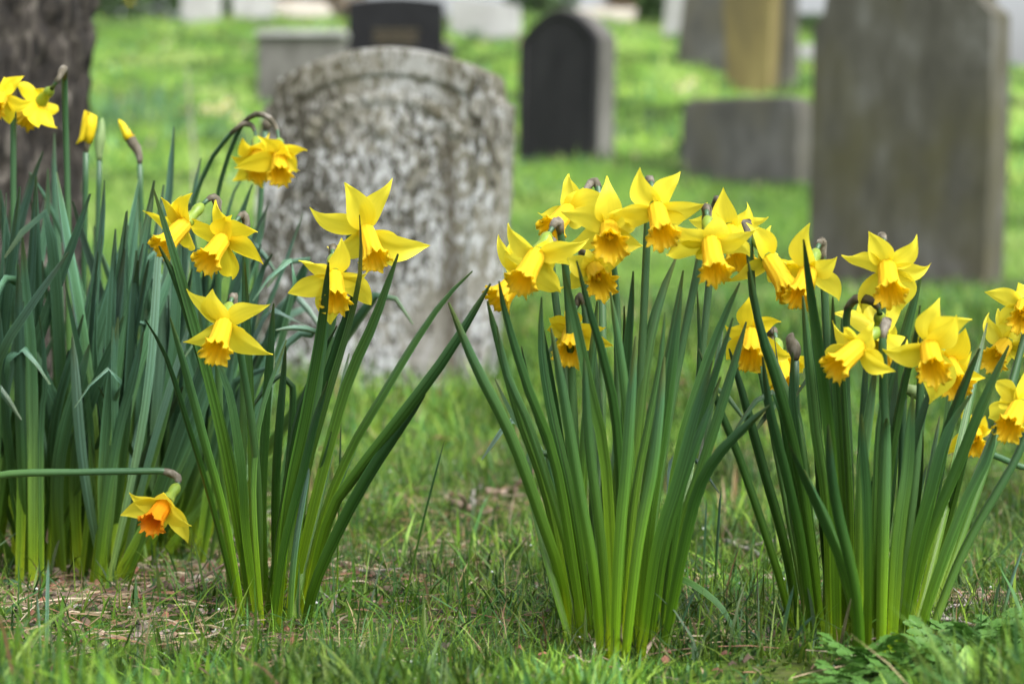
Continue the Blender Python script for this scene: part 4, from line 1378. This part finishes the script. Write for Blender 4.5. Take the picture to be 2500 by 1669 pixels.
# front left clump
d('yellow star shaped daffodil set lowest in its clump with petals spread wide', (547, 790), (536, 862), 1, 1.47, [(452, 718), (527, 702), (661, 753), (440, 832), (662, 858), (580, 855)], 632, 1.62, sweep=6)
d('large pale yellow daffodil standing against the lichened headstone', (893, 560), (922, 640), 1, 1.53, [(760, 522), (848, 452), (968, 448), (1037, 577), (795, 622), (955, 660)], 700, 1.62, sweep=12, Lp=.038)
d('yellow daffodil crossed by an upright leaf, just below the large pale one', (815, 672), (825, 742), 1, 1.50, [(732, 630), (700, 706), (838, 585), (905, 662), (902, 757), (798, 782)], 655, 1.60, sweep=8)
d('fallen daffodil with orange trumpet hanging from a horizontal stem', (405, 1226), (378, 1276), 1, 1.60, [(318, 1203), (293, 1252), (410, 1192), (478, 1275), (455, 1328), (372, 1313)], -140, 1.66, petal='petal', corona='corona_deep',
  top=(388, 1149, 1.615), mids=[(-60, 1210, 1.64), (0, 1160, 1.63), (200, 1152, 1.62)], sweep=-12, flare=.8, Lc=.024, kn=.0085)
# centre clump
d('small yellow daffodil turned aside with a brown papery neck, at the back of its clump', (1388, 512), (1342, 568), 1, 1.55, [(1378, 422), (1425, 455), (1312, 516), (1437, 515), (1400, 560)], 1462, 1.53, top=(1462, 478, 1.57), mids=[(1470, 1000, 1.54), (1470, 700, 1.55)], sweep=20)
d('big pale yellow daffodil with a wide frilled trumpet facing forward, in the middle clump', (1487, 552), (1486, 608), 1, 1.45, [(1480, 438), (1366, 524), (1384, 600), (1568, 588), (1560, 500)], 1512, 1.50, sweep=8, flare=1.25, Lp=.036, mids=[(1510, 1000, 1.50), (1504, 720, 1.50)])
d('highest yellow daffodil with two petals raised like horns', (1603, 508), (1613, 584), 1, 1.43, [(1560, 412), (1668, 422), (1727, 486), (1488, 508), (1535, 560), (1650, 560)], 1530, 1.48, sweep=16, Lp=.036)
d('yellow daffodil with a long straight trumpet hanging down over dark leaves', (1735, 588), (1740, 672), 1, 1.41, [(1744, 518), (1848, 546), (1630, 638), (1648, 545), (1840, 622)], 1555, 1.46, sweep=14, Lp=.034)
d('yellow daffodil almost hidden behind the long trumpeted one', (1780, 560), (1800, 640), 1, 1.50, [(1762, 462), (1836, 498), (1680, 550), (1850, 600)], 1590, 1.52, sweep=14, Lp=.034)
d('yellow daffodil leaning over with its trumpet crossing a second trumpet', (1312, 620), (1270, 695), 1, 1.42, [(1238, 545), (1342, 572), (1392, 645), (1375, 702)], 1430, 1.49, top=(1372, 592, 1.45), mids=[(1400, 1000, 1.48), (1385, 700, 1.46)], sweep=14)
d('yellow daffodil with its trumpet pointing out over the bare grass gap', (1278, 668), (1212, 735), 1, 1.48, [(1214, 574), (1245, 590), (1375, 715), (1310, 700)], 1415, 1.50, sweep=10, top=(1345, 640, 1.5), mids=[(1385, 1000, 1.5), (1360, 760, 1.5)], Lp=.036)
d('torn yellow daffodil tucked under the big wide trumpeted one', (1450, 655), (1466, 700), 1, 1.475, [(1372, 628), (1396, 712), (1432, 610), (1484, 742), (1500, 640)], 1475, 1.51, sweep=5)
d('small golden daffodil hanging low among the upright leaves of the middle clump', (1397, 806), (1386, 868), 1, 1.48, [(1378, 745), (1332, 782), (1334, 808), (1482, 803), (1498, 838)], 1440, 1.50, petal='petal_deep', sweep=12, Lp=.030, sc=.95, top=(1430, 772, 1.5))
# right clump
d('yellow daffodil turned sideways with swept back petals and a long orange trumpet', (1878, 632), (1922, 715), 1, 1.46, [(1882, 550), (1905, 605), (1785, 680), (1950, 655), (1850, 600)], 1990, 1.50, sweep=28, top=(1830, 605, 1.47), mids=[(1960, 1100, 1.49), (1850, 780, 1.48)], flare=.8)
d('yellow daffodil behind a tall dark leaf, its trumpet touching its sideways neighbour', (1975, 660), (1938, 732), 1, 1.45, [(2040, 623), (2058, 728), (1905, 628), (2000, 735), (1930, 660)], 2020, 1.49, sweep=12, flare=.8)
d('yellow daffodil with one ragged curled petal before the large headstone', (2165, 648), (2160, 722), 1, 1.43, [(2116, 563), (2054, 632), (2240, 582), (2284, 652), (2222, 758), (2122, 748)], 2120, 1.48, sweep=10)
d('yellow daffodil in profile with a green neck, trumpet pointing aside', (2098, 845), (2026, 900), 1, 1.39, [(2036, 783), (2120, 790), (2160, 920), (2190, 896), (2060, 800)], 2150, 1.44, sweep=8, top=(2155, 850, 1.40), mids=[(2165, 1200, 1.42), (2160, 980, 1.41)], flare=.85)
d('yellow daffodil facing away on a tall arched neck, behind the profile one', (2150, 812), (2168, 880), -1, 1.46, [(2212, 745), (2180, 800), (2100, 830)], 2080, 1.49, sweep=10, top=(2066, 780, 1.46), mids=[(2075, 1200, 1.48), (2066, 950, 1.47)])
d('yellow daffodil with a tattered trumpet facing forward over its leaf clump', (2268, 842), (2262, 910), 1, 1.39, [(2288, 735), (2326, 762), (2368, 778), (2158, 852), (2206, 892), (2290, 990)], 2175, 1.44, sweep=6, Lp=.036)
d('withered daffodil tucked beneath the tattered one', (2312, 880), (2322, 945), 1, 1.44, [(2408, 915), (2290, 975), (2370, 870), (2260, 930)], 2190, 1.48, sweep=-5, petal='petal_deep')
d('small daffodil leaning out beyond the last tall leaf', (2455, 840), (2408, 880), 1, 1.60, [(2432, 752), (2412, 762), (2488, 800), (2492, 880), (2470, 900)], 2260, 1.56, sweep=22, sc=.95, top=(2492, 815, 1.62), mids=[(2370, 1200, 1.58), (2470, 950, 1.61)])
d('daffodil only partly seen just above the small leaning one', (2500, 745), (2478, 785), 1, 1.58, [(2486, 688), (2520, 700), (2540, 770)], 2270, 1.56, sweep=15, sc=.95, top=(2530, 720, 1.6), mids=[(2420, 1100, 1.58)])
d('daffodil with insect bitten petals low beside the outermost leaves', (2488, 992), (2440, 1046), 1, 1.42, [(2430, 935), (2472, 938), (2530, 960), (2530, 1040)], 2250, 1.45, sweep=20, top=(2530, 985, 1.44), mids=[(2350, 1350, 1.45), (2480, 1120, 1.44)], flare=.8)
d('golden daffodil behind crossing leaves between the middle and right clumps', (1835, 812), (1822, 878), 1, 1.55, [(1828, 727), (1768, 800), (1905, 785), (1780, 870), (1945, 880)], 1985, 1.57, petal='petal_deep', sweep=4)
d('golden daffodil drooping lowest behind a pale papery bud', (1905, 880), (1910, 945), 1, 1.60, [(1965, 912), (1870, 850), (1940, 850)], 1990, 1.58, petal='petal_deep', sweep=0, sc=.9)
d('fallen golden daffodil glimpsed between leaves on a flat lying stem', (2378, 1052), (2362, 1085), 1, 1.70, [(2400, 1010), (2350, 1050), (2385, 1110), (2420, 1050)], 2620, 1.72, petal='petal_deep', sweep=0, sc=.8,
  top=(2420, 1108, 1.71), mids=[(2560, 1170, 1.72), (2500, 1142, 1.72)])

# ------------------------------------------------------------------ buds
def bud(label, pts, D, base, D0, opened, seed, spathe='spathe'):
    """pts: pixels from the stem top to the bud tip"""
    r_ = random.Random(seed)
    g = gr(base, D0)
    root = empty('daffodil_bud', g)
    tag(root, label, 'flower bud', 'daffodil buds')
    T = P(pts[0][0], pts[0][1], D)
    foot = g - ZUP * .01
    st = catmull([foot, foot.lerp(T, .5) + Vector((r_.uniform(-.004, .004), 0, 0)), T], 14)
    add('stem', tube('stem', [p - g for p in st], [.0023] * 15, 8), M['stem'], root)
    b = catmull([T] + [P(x, y, D) for x, y in pts[1:]], 9)
    n = 9
    cut = n if opened is None else opened
    sp = [p - g for p in b[:cut + 1]]
    prof = [.8, 1.15, 1.5, 1.75, 1.85, 1.8, 1.6, 1.3, .9, .25]
    add('spathe', tube('spathe', sp, [.0023 * prof[i] for i in range(cut + 1)], 9, True, .25, r_), M[spathe], root)
    if opened is not None:
        add('petals', tube('petals', [p - g for p in b[max(0, cut - 2):]], [.0023 * prof[i] * 1.12 for i in range(max(0, cut - 2), n + 1)], 9, True, .3, r_), M['petal_deep'], root)
    return root
bud('closed green daffodil bud standing upright by the tree trunk', [(243, 392), (242, 370), (246, 330), (250, 288)], 1.96, 236, 2.0, None, 1, 'spathe_green')
bud('pinkish papery bud with a yellow tip leaning among blue green leaves', [(341, 400), (338, 375), (316, 335), (290, 292)], 1.94, 338, 2.0, 7, 2)
bud('half open yellow bud drooping under a pale papery hood', [(210, 372), (222, 300), (217, 275), (212, 300), (202, 335), (186, 352)], 1.88, 205, 1.95, 3, 3)
bud('empty papery sheath on a stem between the middle and right clumps', [(1942, 880), (1938, 850), (1930, 826), (1936, 812)], 1.50, 1975, 1.53, None, 4)
bud('greenish brown bud lying sideways under the tattered daffodil', [(2205, 955), (2222, 952), (2240, 962), (2258, 975)], 1.47, 2190, 1.5, None, 5, 'spathe_green')
bud('dry cut stem tip rising behind the two nodding golden daffodils', [(648, 320), (651, 305), (655, 285)], 1.98, 560, 2.02, None, 6)

# pale flowers, far and blurred
def far_flower(px, py, D, label, mat='petal'):
    p = P(px, py, D)
    g = Vector((p.x, p.y, tz(p.x, p.y)))
    h = max(.06, p.z - g.z)
    root = empty('far_flower', g)
    tag(root, label, 'flower', 'far blurred flowers')
    add('stem', tube('stem', [Vector((0, 0, -.01)), Vector((.005, 0, h * .5)), Vector((0, 0, h))], [.004] * 3, 6), M['stem'], root)
    for i in range(6):
        a = i * math.pi / 3
        ax = Vector((math.cos(a), -.3, math.sin(a))).normalized()
        az = Vector((0, -1, 0)); az = (az - ax * az.dot(ax)).normalized(); ay = az.cross(ax)
        L = .045
        mt = Matrix(((ax.x * L, ay.x * L, az.x * L, 0), (ax.y * L, ay.y * L, az.y * L, 0), (ax.z * L, ay.z * L, az.z * L, 0), (0, 0, 0, 1)))
        mt.translation = Vector((0, 0, h))
        add('petal', get_petal(i, mat), None, root, mt)
    fm = Matrix.Rotation(math.pi / 2, 4, 'X'); fm.translation = Vector((0, 0, h))
    add('corona', get_corona(0, 'corona', .027, 1.0), None, root, fm)
M['petal_cream'] = mat_petal('daffodil_petal_cream', (.80, .72, .30), (.86, .82, .55))
for i, (px, py) in enumerate([(556, 255), (536, 268), (505, 265), (580, 285)]):
    far_flower(px, py, 14.6 + i * .05, 'pale cream daffodil far off in the low leaf clump left of the headstone', 'petal_cream')
for i, (px, py) in enumerate([(1690, 196), (1660, 215)]):
    far_flower(px, py, 19.0 + i * .3, 'pale cream daffodil far off in grass near the low squat headstone', 'petal_cream')
far_flower(318, 2, 33.5, 'yellow daffodil far off on the hill before the dark shrub')

# ------------------------------------------------------------------ twigs, dead leaves, husks, pebbles
def zone(px, py):
    if py < 1000: return 'far back before the large headstone'
    if px < 600: return 'on bare soil before the blue green clump'
    if px < 800: return 'close around the fanning clump'
    if px < 1400: return 'in the gap between the fanning and middle clumps' if py > 1350 else 'far back in the gap beside the fanning clump'
    if px < 1960: return 'between the middle and broad clumps'
    return 'at the foot of the broad clump' if px < 2220 else 'beyond the broad clump'
def twig(pxs, rad, mat, label, group=None, fork=True, seed=0, lift=.004):
    r_ = random.Random(seed)
    pts = [ghit(x, y) + ZUP * (lift + rad) for x, y in pxs]
    c = pts[0]
    pts = catmull(pts, 10)
    pts = [p + Vector((r_.uniform(-1, 1), r_.uniform(-1, 1), r_.uniform(-.6, .6))) * rad * .9 for p in pts]
    root = empty('twig', c)
    tag(root, label, 'twig', group)
    add('shaft', tube('shaft', [p - c for p in pts], [rad * (1.1 - .6 * i / 10) for i in range(11)], 6, True, .3, r_), M[mat], root)
    if fork:
        k = r_.randint(3, 7)
        dr = (pts[k + 1] - pts[k]).normalized()
        side = dr.cross(ZUP).normalized() * r_.choice((-1, 1))
        b = [pts[k], pts[k] + (dr + side * .8 + ZUP * .3) * rad * 7, pts[k] + (dr * 1.7 + side * 1.6 + ZUP * .5) * rad * 8]
        add('side_shoot', tube('side_shoot', [p - c for p in catmull(b, 4)], [rad * .6, rad * .55, rad * .5, rad * .4, rad * .3], 5), M[mat], root)
twig([(100, 1470), (260, 1478), (420, 1482), (480, 1476)], .0018, 'twig', 'long thin brown twig lying on bare soil before the blue green clump', seed=1)
twig([(410, 1458), (470, 1460), (556, 1455)], .0022, 'twig', 'thick brown twig ending at the foot of the fanning leaf clump', seed=2)
twig([(-10, 1408), (60, 1412), (80, 1414)], .0024, 'twig', 'reddish brown stick at the soil edge near the tree side', seed=3, fork=False)
twig([(2262, 1520), (2330, 1545), (2350, 1558), (2430, 1562)], .0022, 'twig_grey', 'pale grey twig lying beside the weeds right of the broad clump', seed=4)
twig([(1770, 1350), (1830, 1368), (1880, 1388)], .0024, 'twig_grey', 'pale grey twig in the grass between the middle and broad clumps', seed=5)
twig([(1085, 1250), (1150, 1268), (1200, 1272)], .0040, 'twig', 'thick brown twig lying across the grass gap', seed=6)
twig([(1190, 1225), (1250, 1230), (1275, 1234)], .0036, 'twig', 'short dark twig beyond the thick one in the grass gap', seed=7)
twig([(1150, 1262), (1160, 1225), (1172, 1208)], .0028, 'twig_grey', 'grey twig propped up from the thick brown one', seed=8, fork=False)
twig([(808, 1512), (826, 1478), (840, 1455)], .0016, 'twig_grey', 'small forked grey twig standing near the fanning clump', seed=9)
twig([(810, 1378), (835, 1368), (850, 1350)], .0036, 'twig', 'short reddish stick beside the fanning clump', seed=10, fork=False)
for i, (x, y) in enumerate([(300, 1440), (180, 1500), (560, 1560), (1000, 1490), (1700, 1500), (2010, 1560), (2350, 1500), (640, 1290), (120, 1340), (900, 1420), (1240, 1330), (350, 1410), (2140, 1540)]):
    a = R.uniform(-.6, .6)
    L = R.uniform(25, 60)
    twig([(x - L * math.cos(a), y + L * .25 * math.sin(a)), (x, y), (x + L * math.cos(a), y - L * .25 * math.sin(a))], R.uniform(.0008, .0015), R.choice(['twig', 'twig_grey']),
         'short thin loose twig ' + zone(x, y), 'loose litter twigs', seed=20 + i)

def dead_leaf_mesh(seed):
    r_ = random.Random(seed)
    v, f = [], []
    n, m = 7, 4
    curl = r_.uniform(.2, .7)
    for i in range(n + 1):
        t = i / n
        w = .5 * math.sin(math.pi * min(.985, max(.03, t ** .9))) * (1 + .15 * math.sin(i * 2.3 + seed))
        for j in range(m + 1):
            u = j / m * 2 - 1
            v.append((t - .5, u * w * .75, curl * .3 * (u * u) * w + .25 * curl * (t - .5) ** 2 + r_.uniform(-.02, .02)))
    for i in range(n):
        for j in range(m):
            f.append((i * 5 + j, i * 5 + j + 1, (i + 1) * 5 + j + 1, (i + 1) * 5 + j))
    return v, f
def dead_leaf(px, py, size, mat, label, group, seed):
    r_ = random.Random(seed)
    v, f = dead_leaf_mesh(seed)
    p = ghit(px, py)
    o = add('dead_leaf', mesh('dead_leaf', [Vector(q) * size for q in v], f), M[mat], loc=p + ZUP * (size * .12 + .003))
    o.rotation_euler = (r_.uniform(-.16, .16), r_.uniform(-.16, .16), r_.uniform(0, 6.28))
    tag(o, label, 'dead leaf', group)
dl = [(1085, 1095, .035, 'dead'), (1320, 1240, .022, 'dead_pale'), (1300, 1300, .02, 'dead'), (1070, 1290, .022, 'dead'), (1050, 1165, .03, 'dead_pale'), (1130, 1180, .035, 'dead_pale'),
      (760, 1120, .03, 'dead_pale'), (960, 1150, .025, 'dead'), (2035, 1602, .012, 'dead'), (2060, 1630, .012, 'dead'), (60, 1510, .016, 'dead_pale'), (30, 1620, .014, 'dead'),
      (420, 1565, .016, 'dead'), (250, 1580, .016, 'dead_pale'), (560, 1600, .014, 'dead_pale'), (480, 1625, .016, 'dead'), (1010, 1615, .013, 'dead_pale'), (1160, 1420, .012, 'dead'),
      (1060, 1510, .018, 'dead_pale'), (820, 1080, .03, 'dead'), (1540, 960, .06, 'dead'), (1650, 955, .05, 'dead'), (2300, 1440, .016, 'dead'), (2420, 1410, .014, 'dead_pale'), (680, 1410, .014, 'dead'),
      (160, 1440, .014, 'dead'), (330, 1500, .016, 'dead'), (1900, 1585, .012, 'dead'), (1880, 1430, .014, 'dead_pale'), (1230, 1150, .03, 'dead')]
for i, (x, y, s, m_) in enumerate(dl):
    dead_leaf(x, y, s, m_, ('curled brown dead leaf ' if m_ == 'dead' else 'pale buff dead leaf ') + zone(x, y), 'brown dead leaves' if m_ == 'dead' else 'pale dead leaves', 40 + i)

def lump(name, px, py, r, mat, label, cat, group=None, seed=0, sq=.8, amp=.25):
    bm = bmesh.new()
    bmesh.ops.create_icosphere(bm, subdivisions=3, radius=1, matrix=Matrix.Identity(4))
    for v in bm.verts:
        v.co *= 1 + amp * noise.noise(v.co * 1.7 + Vector((seed * 3.1, 0, 0))) + amp * .4 * noise.noise(v.co * 5 + Vector((seed, 2, 0)))
        v.co = Vector((v.co.x * 1.15, v.co.y, v.co.z * sq)) * r
    me = bpy.data.meshes.new(name); bm.to_mesh(me); bm.free()
    me.polygons.foreach_set('use_smooth', [True] * len(me.polygons))
    p = ghit(px, py)
    o = add(name, me, M[mat], loc=p + ZUP * r * sq * .55)
    o.rotation_euler.z = seed
    tag(o, label, cat, group)
lump('pebble', 487, 1432, .0065, 'pebble', 'smooth buff pebble on bare soil beside the fanning clump', 'pebble', seed=1, amp=.1)
lump('pebble', 2250, 1495, .007, 'pebble', 'pale grey pebble behind the foot of the broad clump', 'pebble', seed=2, amp=.15)
for i, (x, y, r) in enumerate([(372, 1512, .0055), (350, 1555, .006), (400, 1562, .005), (485, 1515, .0045), (330, 1570, .005), (450, 1590, .005), (200, 1600, .0045)]):
    lump('nut_husk', x, y, r, 'husk', 'small split nut husk in the pile on bare soil before the fanning clump', 'nut husk', 'nut husk pile', seed=3 + i, amp=.55)
for i, (x, y, r) in enumerate([(170, 1405, .010), (210, 1400, .008), (185, 1480, .010), (100, 1360, .014), (500, 1405, .010), (1300, 1440, .006), (1865, 1560, .007), (960, 1450, .006), (2430, 1545, .006)]):
    lump('soil_clod', x, y, r, 'husk' if i % 3 == 0 else 'twig', 'rough dark clod of soil ' + zone(x, y), 'soil clod', 'soil clods', seed=20 + i, amp=.7, sq=.6)

# ------------------------------------------------------------------ weeds, lower right
def weed_leaf_mesh(seed):
    """feathery compound leaf: rachis with paired lobed leaflets"""
    r_ = random.Random(seed)
    v, f = [], []
    def leaflet(c, d, L, tilt):
        d = d.normalized()
        s = d.cross(ZUP).normalized()
        b = len(v)
        prof = [(0, .08), (.18, .34), (.30, .24), (.48, .46), (.60, .28), (.78, .30), (1.0, .02)]
        for t, w in prof:
            p = c + d * L * t + ZUP * (-.25 * L * t * t + tilt * L * t)
            v.extend([p - s * L * w + ZUP * .12 * L * w, p - ZUP * .03 * L, p + s * L * w + ZUP * .12 * L * w])
        for i in range(len(prof) - 1):
            for k in (0, 1):
                a = b + i * 3 + k
                f.append((a, a + 1, a + 4, a + 3))
    n = 4
    for i in range(1, n + 1):
        t = i / (n + .6)
        c = Vector((t, 0, .55 * t - .5 * t * t))
        for sg in (-1, 1):
            leaflet(c, Vector((.55, sg, 0)), .34 * (1.1 - .5 * t) * r_.uniform(.85, 1.15), r_.uniform(0, .2))
    leaflet(Vector((.86, 0, .12)), Vector((1, 0, 0)), .34, 0)
    b = len(v)
    for i in range(5):
        t = i / 4 * .88
        p = Vector((t, 0, .55 * t - .5 * t * t))
        v.extend([p + Vector((0, -.012, 0)), p + Vector((0, .012, 0)), p + Vector((0, 0, .018))])
    for i in range(4):
        for k in range(3):
            k2 = (k + 1) % 3
            f.append((b + i * 3 + k, b + i * 3 + k2, b + (i + 1) * 3 + k2, b + (i + 1) * 3 + k))
    return mesh('weed_leaf', v, f)
WL = [weed_leaf_mesh(i) for i in range(4)]
for w in WL: w.materials.append(M['weed'])
def weed(px, D, n, size, label, group, seed):
    r_ = random.Random(seed)
    g = gr(px, D)
    root = empty('weed_plant', g)
    tag(root, label, 'weed', group)
    for i in range(n):
        a = 2 * math.pi * i / n + r_.uniform(-.3, .3)
        s = size * r_.uniform(.7, 1.15)
        mt = Matrix.Rotation(a, 4, 'Z') @ Matrix.Rotation(-r_.uniform(.1, .75), 4, 'Y') @ Matrix.Diagonal((s, s, s, 1))
        mt.translation = Vector((0, 0, .003))
        add('leaf', WL[r_.randint(0, 3)], None, root, mt)
for i, (px, D, sz) in enumerate([(2110, 1.345, .030), (2170, 1.335, .028), (2230, 1.35, .030), (2290, 1.38, .032), (2330, 1.34, .030), (2380, 1.40, .034), (2440, 1.37, .036), (2480, 1.32, .034), (2500, 1.40, .034), (2410, 1.31, .03),
                                 (2200, 1.30, .026), (2270, 1.29, .03), (2340, 1.43, .028), (2060, 1.31, .024), (2150, 1.28, .026), (2460, 1.43, .03)]):
    weed(px, D, 9, sz, 'low feathery green weed ' + ('right at the foot of the broad daffodil clump' if px < 2210 else 'between the broad clump and the bright broad leaves' if px < 2350 else 'beyond the bright broad leaves'), 'feathery weeds', 60 + i)
def broad_leaf():
    g = gr(2375, 1.285)
    root = empty('broad_leaf_plant', g)
    tag(root, 'small plant with broad pointed bright green leaves among the feathery weeds', 'weed')
    for i, (a, tl, L, w) in enumerate([(1.5, 1.15, .036, .55), (2.6, .5, .026, .55), (.4, .6, .028, .5), (4.4, .4, .024, .55)]):
        v, f = [], []
        for k in range(8):
            t = k / 7
            wd = w * (math.sin(math.pi * (t * .93 + .05)) ** .7) * .5 * (1 - .3 * t)
            for j in range(5):
                u = j / 2 - 1
                v.append(Vector((t, u * wd, .25 * wd * u * u + .1 * math.sin(t * 3))) * L)
        for k in range(7):
            for j in range(4):
                f.append((k * 5 + j, k * 5 + j + 1, (k + 1) * 5 + j + 1, (k + 1) * 5 + j))
        mt = Matrix.Rotation(a, 4, 'Z') @ Matrix.Rotation(-tl, 4, 'Y')
        add('leaf', mesh('leaf', v, f), M['weed_bright'], root, mt)
broad_leaf()

# ------------------------------------------------------------------ single broader grass tufts that stand out
def tuft(px, D, specs, label, mat='leaf_blue', group=None):
    g = gr(px, D)
    root = empty('grass_tuft', g)
    tag(root, label, 'grass tuft', group)
    for (dx, tx, ty, w) in specs:
        b = gr(px + dx, D); b.z -= .004
        t = P(tx, ty, D - .01)
        add('blade', mesh('blade', *(lambda r: ([p - g for p in r[0]], r[1], r[2]))(leaf_mesh([b, b.lerp(t, .55) + ZUP * .004, t], w, R.uniform(-.4, .4), R.uniform(-.5, .5), R, nseg=8, thick=.0003))), M[mat], root)
tuft(1905, 1.41, [(0, 1938, 1428, .0036), (10, 1990, 1500, .0028), (-18, 1880, 1520, .0026), (24, 2010, 1555, .0024), (-30, 1830, 1540, .0024)], 'upright blue green grass tuft between the middle and broad clumps')
tuft(1610, 1.44, [(6, 1600, 1430, .0026), (30, 1700, 1440, .0022), (60, 1690, 1560, .0024)], 'loose grass blades beside the foot of the middle clump')
tuft(2440, 1.50, [(0, 2500, 1330, .0036), (-14, 2440, 1420, .0030), (8, 2520, 1480, .003)], 'tall pale grass blades right of the broad clump', 'leaf_pale')
tuft(970, 1.58, [(0, 1085, 1075, .0022)], 'single thin dark grass blade leaning across the grass gap', 'leaf')
tuft(820, 1.66, [(0, 833, 1015, .0022)], 'single thin upright blade beside the fanning clump', 'leaf')
tuft(105, 1.42, [(0, 118, 1365, .0034), (-10, 90, 1450, .0026)], 'blurred pale grass blade before the bare soil', 'leaf_pale')
tuft(1745, 1.66, [(0, 1760, 1190, .003), (-28, 1725, 1220, .0026)], 'two upright blue green blades between the middle and broad clumps')
b_ = clump('bent_leaf', gr(1800, 1.46), 'dark bent daffodil leaf arching over to the ground beside the middle clump')
pxleaf(b_, [(1625, 1560), (1640, 1430), (1680, 1420), (1760, 1480), (1800, 1560)], 1.50, 1.44, .0075, M['leaf'], rs, .5, .3, nseg=16)
b_.location = b_.location
b_ = clump('fallen_leaf_blade', gr(20, 1.72), 'blue green daffodil leaf lying flat on the soil before the blue green clump')
pxleaf(b_, [(-40, 1405), (10, 1422), (50, 1428), (85, 1440)], 1.72, 1.70, .0065, M['leaf_blue'], rs, .3, .2, nseg=8)
# thin dead stalk far behind
g = gr(470, 8.2)
root = empty('dead_stalk', g)
tag(root, 'thin pale dead stalk standing in the grass beyond the golden daffodils', 'stalk')
pp = catmull([g - ZUP * .02, P(474, 400, 8.2), P(462, 250, 8.2), P(458, 165, 8.2)], 8)
add('stalk', tube('stalk', [p - g for p in pp], [.006, .006, .0055, .005, .005, .0045, .004, .003, .002], 6), M['twig_grey'], root)
